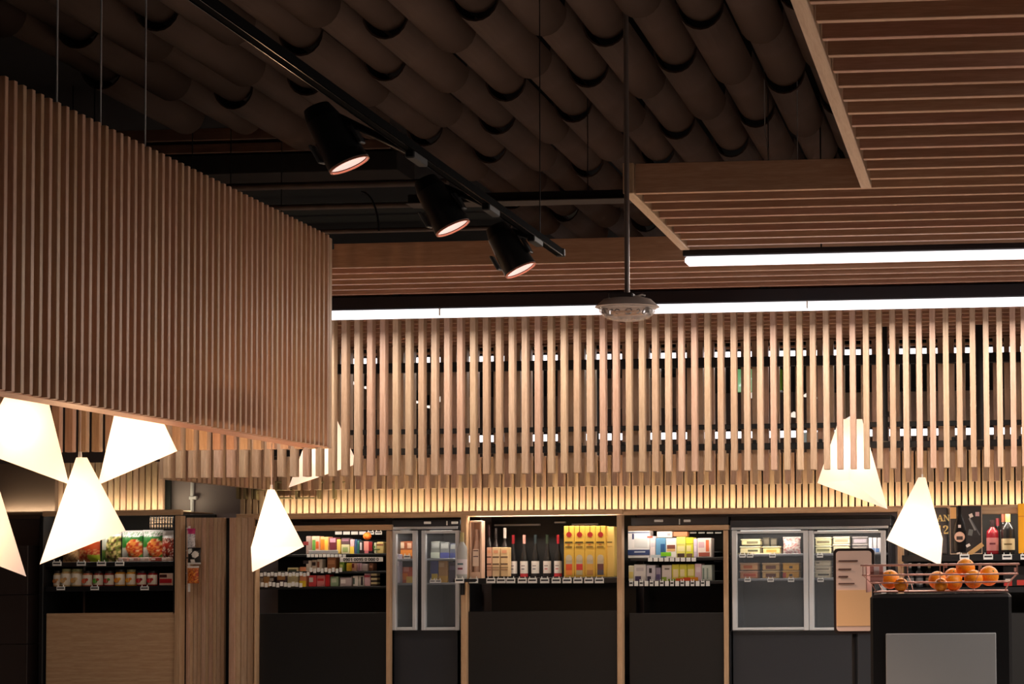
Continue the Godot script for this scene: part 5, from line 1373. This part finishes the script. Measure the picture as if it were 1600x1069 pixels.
# ---------------------------------------------------------------- foreground
func build_foreground():
	# notice board on a stand
	var d := 6.0
	var k := d / F
	var c := at(1335, 920, d)
	var n := thing("notice_board", "dark framed notice board with a pink-to-peach sheet standing before the silver fridge", "notice board", V(c.x, 0, d))
	var top := at(1335, 857, d).y
	var bot := at(1335, 990, d).y
	var h := top - bot
	part(n, "frame", rounded(64 * k, h, 0.03, 0.022), mat("notice_frame", rgb(42, 30, 28), 0.5), Vector3(0, bot + h / 2, 0))
	part(n, "sheet", rounded(56 * k, h - 8 * k, 0.006, 0.016), col(rgb(244, 214, 200), 0.6), Vector3(0, bot + h / 2, 0.015))
	part(n, "sheet_lower", bev(Vector3(55 * k, h * 0.42, 0.003)), col(rgb(248, 202, 152), 0.6), Vector3(0, bot + h * 0.30, 0.0185))
	for q in [[1311, 875.5, 1341, 877.8], [1311, 888.5, 1331, 890.8], [1311, 900, 1326, 902.4], [1311, 911, 1336, 913]]:
		var a := at(q[0], q[3], d)
		var b := at(q[2], q[1], d)
		part(n, "print", bev(Vector3(b.x - a.x, b.y - a.y, 0.002)), col(rgb(90, 60, 56)), Vector3((a.x + b.x) / 2 - c.x, (a.y + b.y) / 2, 0.021))
	part(n, "post", tube([Vector3(0, 0.02, -0.01), Vector3(0, bot + 0.05, -0.01)], 0.016, 12), M.dark_metal)
	part(n, "foot", bev(Vector3(0.34, 0.02, 0.26), 0.004), M.dark_metal, Vector3(0, 0.01, 0))
	# juice machine carrying the wire basket of oranges
	var bd := 5.3
	var u := bd / F
	var l := at(1342, 883, bd)
	var r := at(1596, 883, bd)
	var yt := at(1470, 882.5, bd).y
	var ym := at(1470, 898, bd).y
	var yl := at(1470, 910.5, bd).y
	var yf := at(1470, 925.5, bd).y
	var xm := (l.x + r.x) / 2
	var W := r.x - l.x - 0.02
	var D := 0.34
	var mc := thing("juice_machine", "dark juice machine cabinet under the wire basket of oranges", "machine", V(xm, 0, bd + D / 2))
	part(mc, "cabinet", bev(Vector3(W * 0.9, yf - 0.01, D * 0.9), 0.012), M.dark_metal, Vector3(0, (yf - 0.01) / 2, 0))
	part(mc, "front_panel", bev(Vector3(W * 0.7, 0.5, 0.01), 0.004), M.steel, Vector3(0, yf - 0.42, D * 0.45 + 0.004))
	var bk := thing("wire_basket", "copper-pink wire basket holding oranges", "basket", V(xm, yf, bd + D / 2))
	var wire := mat("copper_wire", rgb(214, 160, 146), 0.3, 0.6)
	var w := W / 2
	var z := D / 2
	for q in [[yt, 1.0, 0.0042], [ym, 0.985, 0.0032], [yl, 0.88, 0.0032]]:
		var y: float = q[0] - yf
		var a: float = w * q[1]
		var b: float = z * q[1]
		part(bk, "rim_wire", tube([Vector3(-a, y, b), Vector3(a, y, b)], q[2], 8), wire)
		part(bk, "rim_wire", tube([Vector3(-a, y, -b), Vector3(a, y, -b)], q[2], 8), wire)
		part(bk, "rim_wire", tube([Vector3(-a, y, -b), Vector3(-a, y, b)], q[2], 8), wire)
		part(bk, "rim_wire", tube([Vector3(a, y, -b), Vector3(a, y, b)], q[2], 8), wire)
	for i in 5:
		var x := -w * 0.98 + i * w * 0.49
		part(bk, "upright_wire", tube([Vector3(x, yt - yf, z), Vector3(x, ym - yf, z * 0.985), Vector3(x * 0.9, yl - yf, z * 0.88), Vector3(x * 0.84, 0.004, z * 0.8)], 0.0018, 6), wire)
		part(bk, "upright_wire", tube([Vector3(x, yt - yf, -z), Vector3(x, ym - yf, -z * 0.985), Vector3(x * 0.9, yl - yf, -z * 0.88), Vector3(x * 0.84, 0.004, -z * 0.8)], 0.0018, 6), wire)
	part(bk, "tray", bev(Vector3(W * 0.86, 0.004, D * 0.84), 0.001), col(rgb(206, 150, 136), 0.4), Vector3(0, 0.0022, 0))
	part(bk, "end_plate", bev(Vector3(0.006, yt - yf, D * 0.5), 0.002), col(rgb(206, 160, 150), 0.4), Vector3(-w + 0.012, (yt - yf) / 2, 0))
	# the tag fixed to the basket's end
	var tg := part(bk, "tag_holder", bev(Vector3(0.055, 0.07, 0.004), 0.002), col(rgb(196, 136, 128), 0.4), Vector3(-w + 0.062, yt - yf - 0.035, z * 0.9))
	part(tg, "tag_card", bev(Vector3(0.022, 0.036, 0.002)), col(rgb(226, 206, 206)), Vector3(0, 0.012, 0.003))
	# oranges: [px, py of the centre, depth offset, radius px]
	var os := [[1390.5, 905.5, 0.10, 15.2, "orange alone at the end of the basket by the notice board"], [1465, 907, 0.15, 14.6, "orange nearest the lone one in the heap"], [1489, 902, 0.24, 14.6, "orange at the back of the heap beneath the topmost"], [1490, 910, 0.10, 14.0, "orange at the front foot of the heap"], [1508.5, 887.5, 0.16, 15.2, "topmost orange resting on the heap"], [1521, 905, 0.10, 15.0, "orange in front below the topmost, beside the last"], [1545, 900, 0.17, 15.8, "large orange at the far end of the heap"], [1470, 914, 0.045, 11.0, "small orange low against the front wires"], [1408, 914, 0.045, 11.0, "small orange low beside the lone orange"]]
	for i in os.size():
		var q: Array = os[i]
		var p := at(q[0], q[1], bd + q[2])
		var o := thing("orange", q[4], "orange", p, "oranges in the wire basket")
		o.rotation = Vector3(rng.randf_range(-1, 1), rng.randf_range(-3, 3), rng.randf_range(-1, 1))
		var rad: float = q[3] * (bd + q[2]) / F
		part(o, "peel", orange_mesh(rad), orange_peel())
		part(o, "navel", lathe([[0.0, 0.0015], [0.003, 0.001], [0.0045, -0.001]], 8), col(rgb(120, 130, 50)), Vector3(0, rad * 0.955, 0))

func rounded(w: float, h: float, thick: float, r: float) -> Mesh:
	var st := SurfaceTool.new()
	st.begin(Mesh.PRIMITIVE_TRIANGLES)
	st.set_smooth_group(-1)
	var pts := []
	for q in [[1, 1, 0.0], [-1, 1, 0.5], [-1, -1, 1.0], [1, -1, 1.5]]:
		for k in 7:
			var a: float = (q[2] + 0.5 * k / 6.0) * PI
			pts.append(Vector2(q[0] * (w / 2 - r) + cos(a) * r, q[1] * (h / 2 - r) + sin(a) * r))
	var n := pts.size()
	for i in n:
		var a: Vector2 = pts[i]
		var b: Vector2 = pts[(i + 1) % n]
		for p in [Vector3(0, 0, thick / 2), Vector3(b.x, b.y, thick / 2), Vector3(a.x, a.y, thick / 2)]: st.add_vertex(p)
		for p in [Vector3(0, 0, -thick / 2), Vector3(a.x, a.y, -thick / 2), Vector3(b.x, b.y, -thick / 2)]: st.add_vertex(p)
		quad(st, Vector3(a.x, a.y, thick / 2), Vector3(b.x, b.y, thick / 2), Vector3(b.x, b.y, -thick / 2), Vector3(a.x, a.y, -thick / 2))
	st.generate_normals()
	return st.commit()

func orange_mesh(rad: float) -> Mesh:
	var prof := []
	for i in 17:
		var t := PI * i / 16.0
		var rr := sin(t) * rad
		var y := -cos(t) * rad * 0.965
		if i == 16: y -= rad * 0.03
		prof.append([rr, y])
	return lathe(prof, 28)

func orange_peel() -> StandardMaterial3D:
	if M.has("orange_peel"): return M.orange_peel
	var m := mat("orange_peel", rgb(252, 150, 18), 0.42)
	var fn := FastNoiseLite.new()
	fn.frequency = 0.09
	fn.seed = 5
	var nt := NoiseTexture2D.new()
	nt.noise = fn
	nt.width = 128
	nt.height = 128
	nt.seamless = true
	m.heightmap_enabled = true
	m.heightmap_texture = nt
	m.heightmap_scale = 0.12
	m.uv1_triplanar = true
	m.uv1_scale = Vector3(12, 12, 12)
	return m
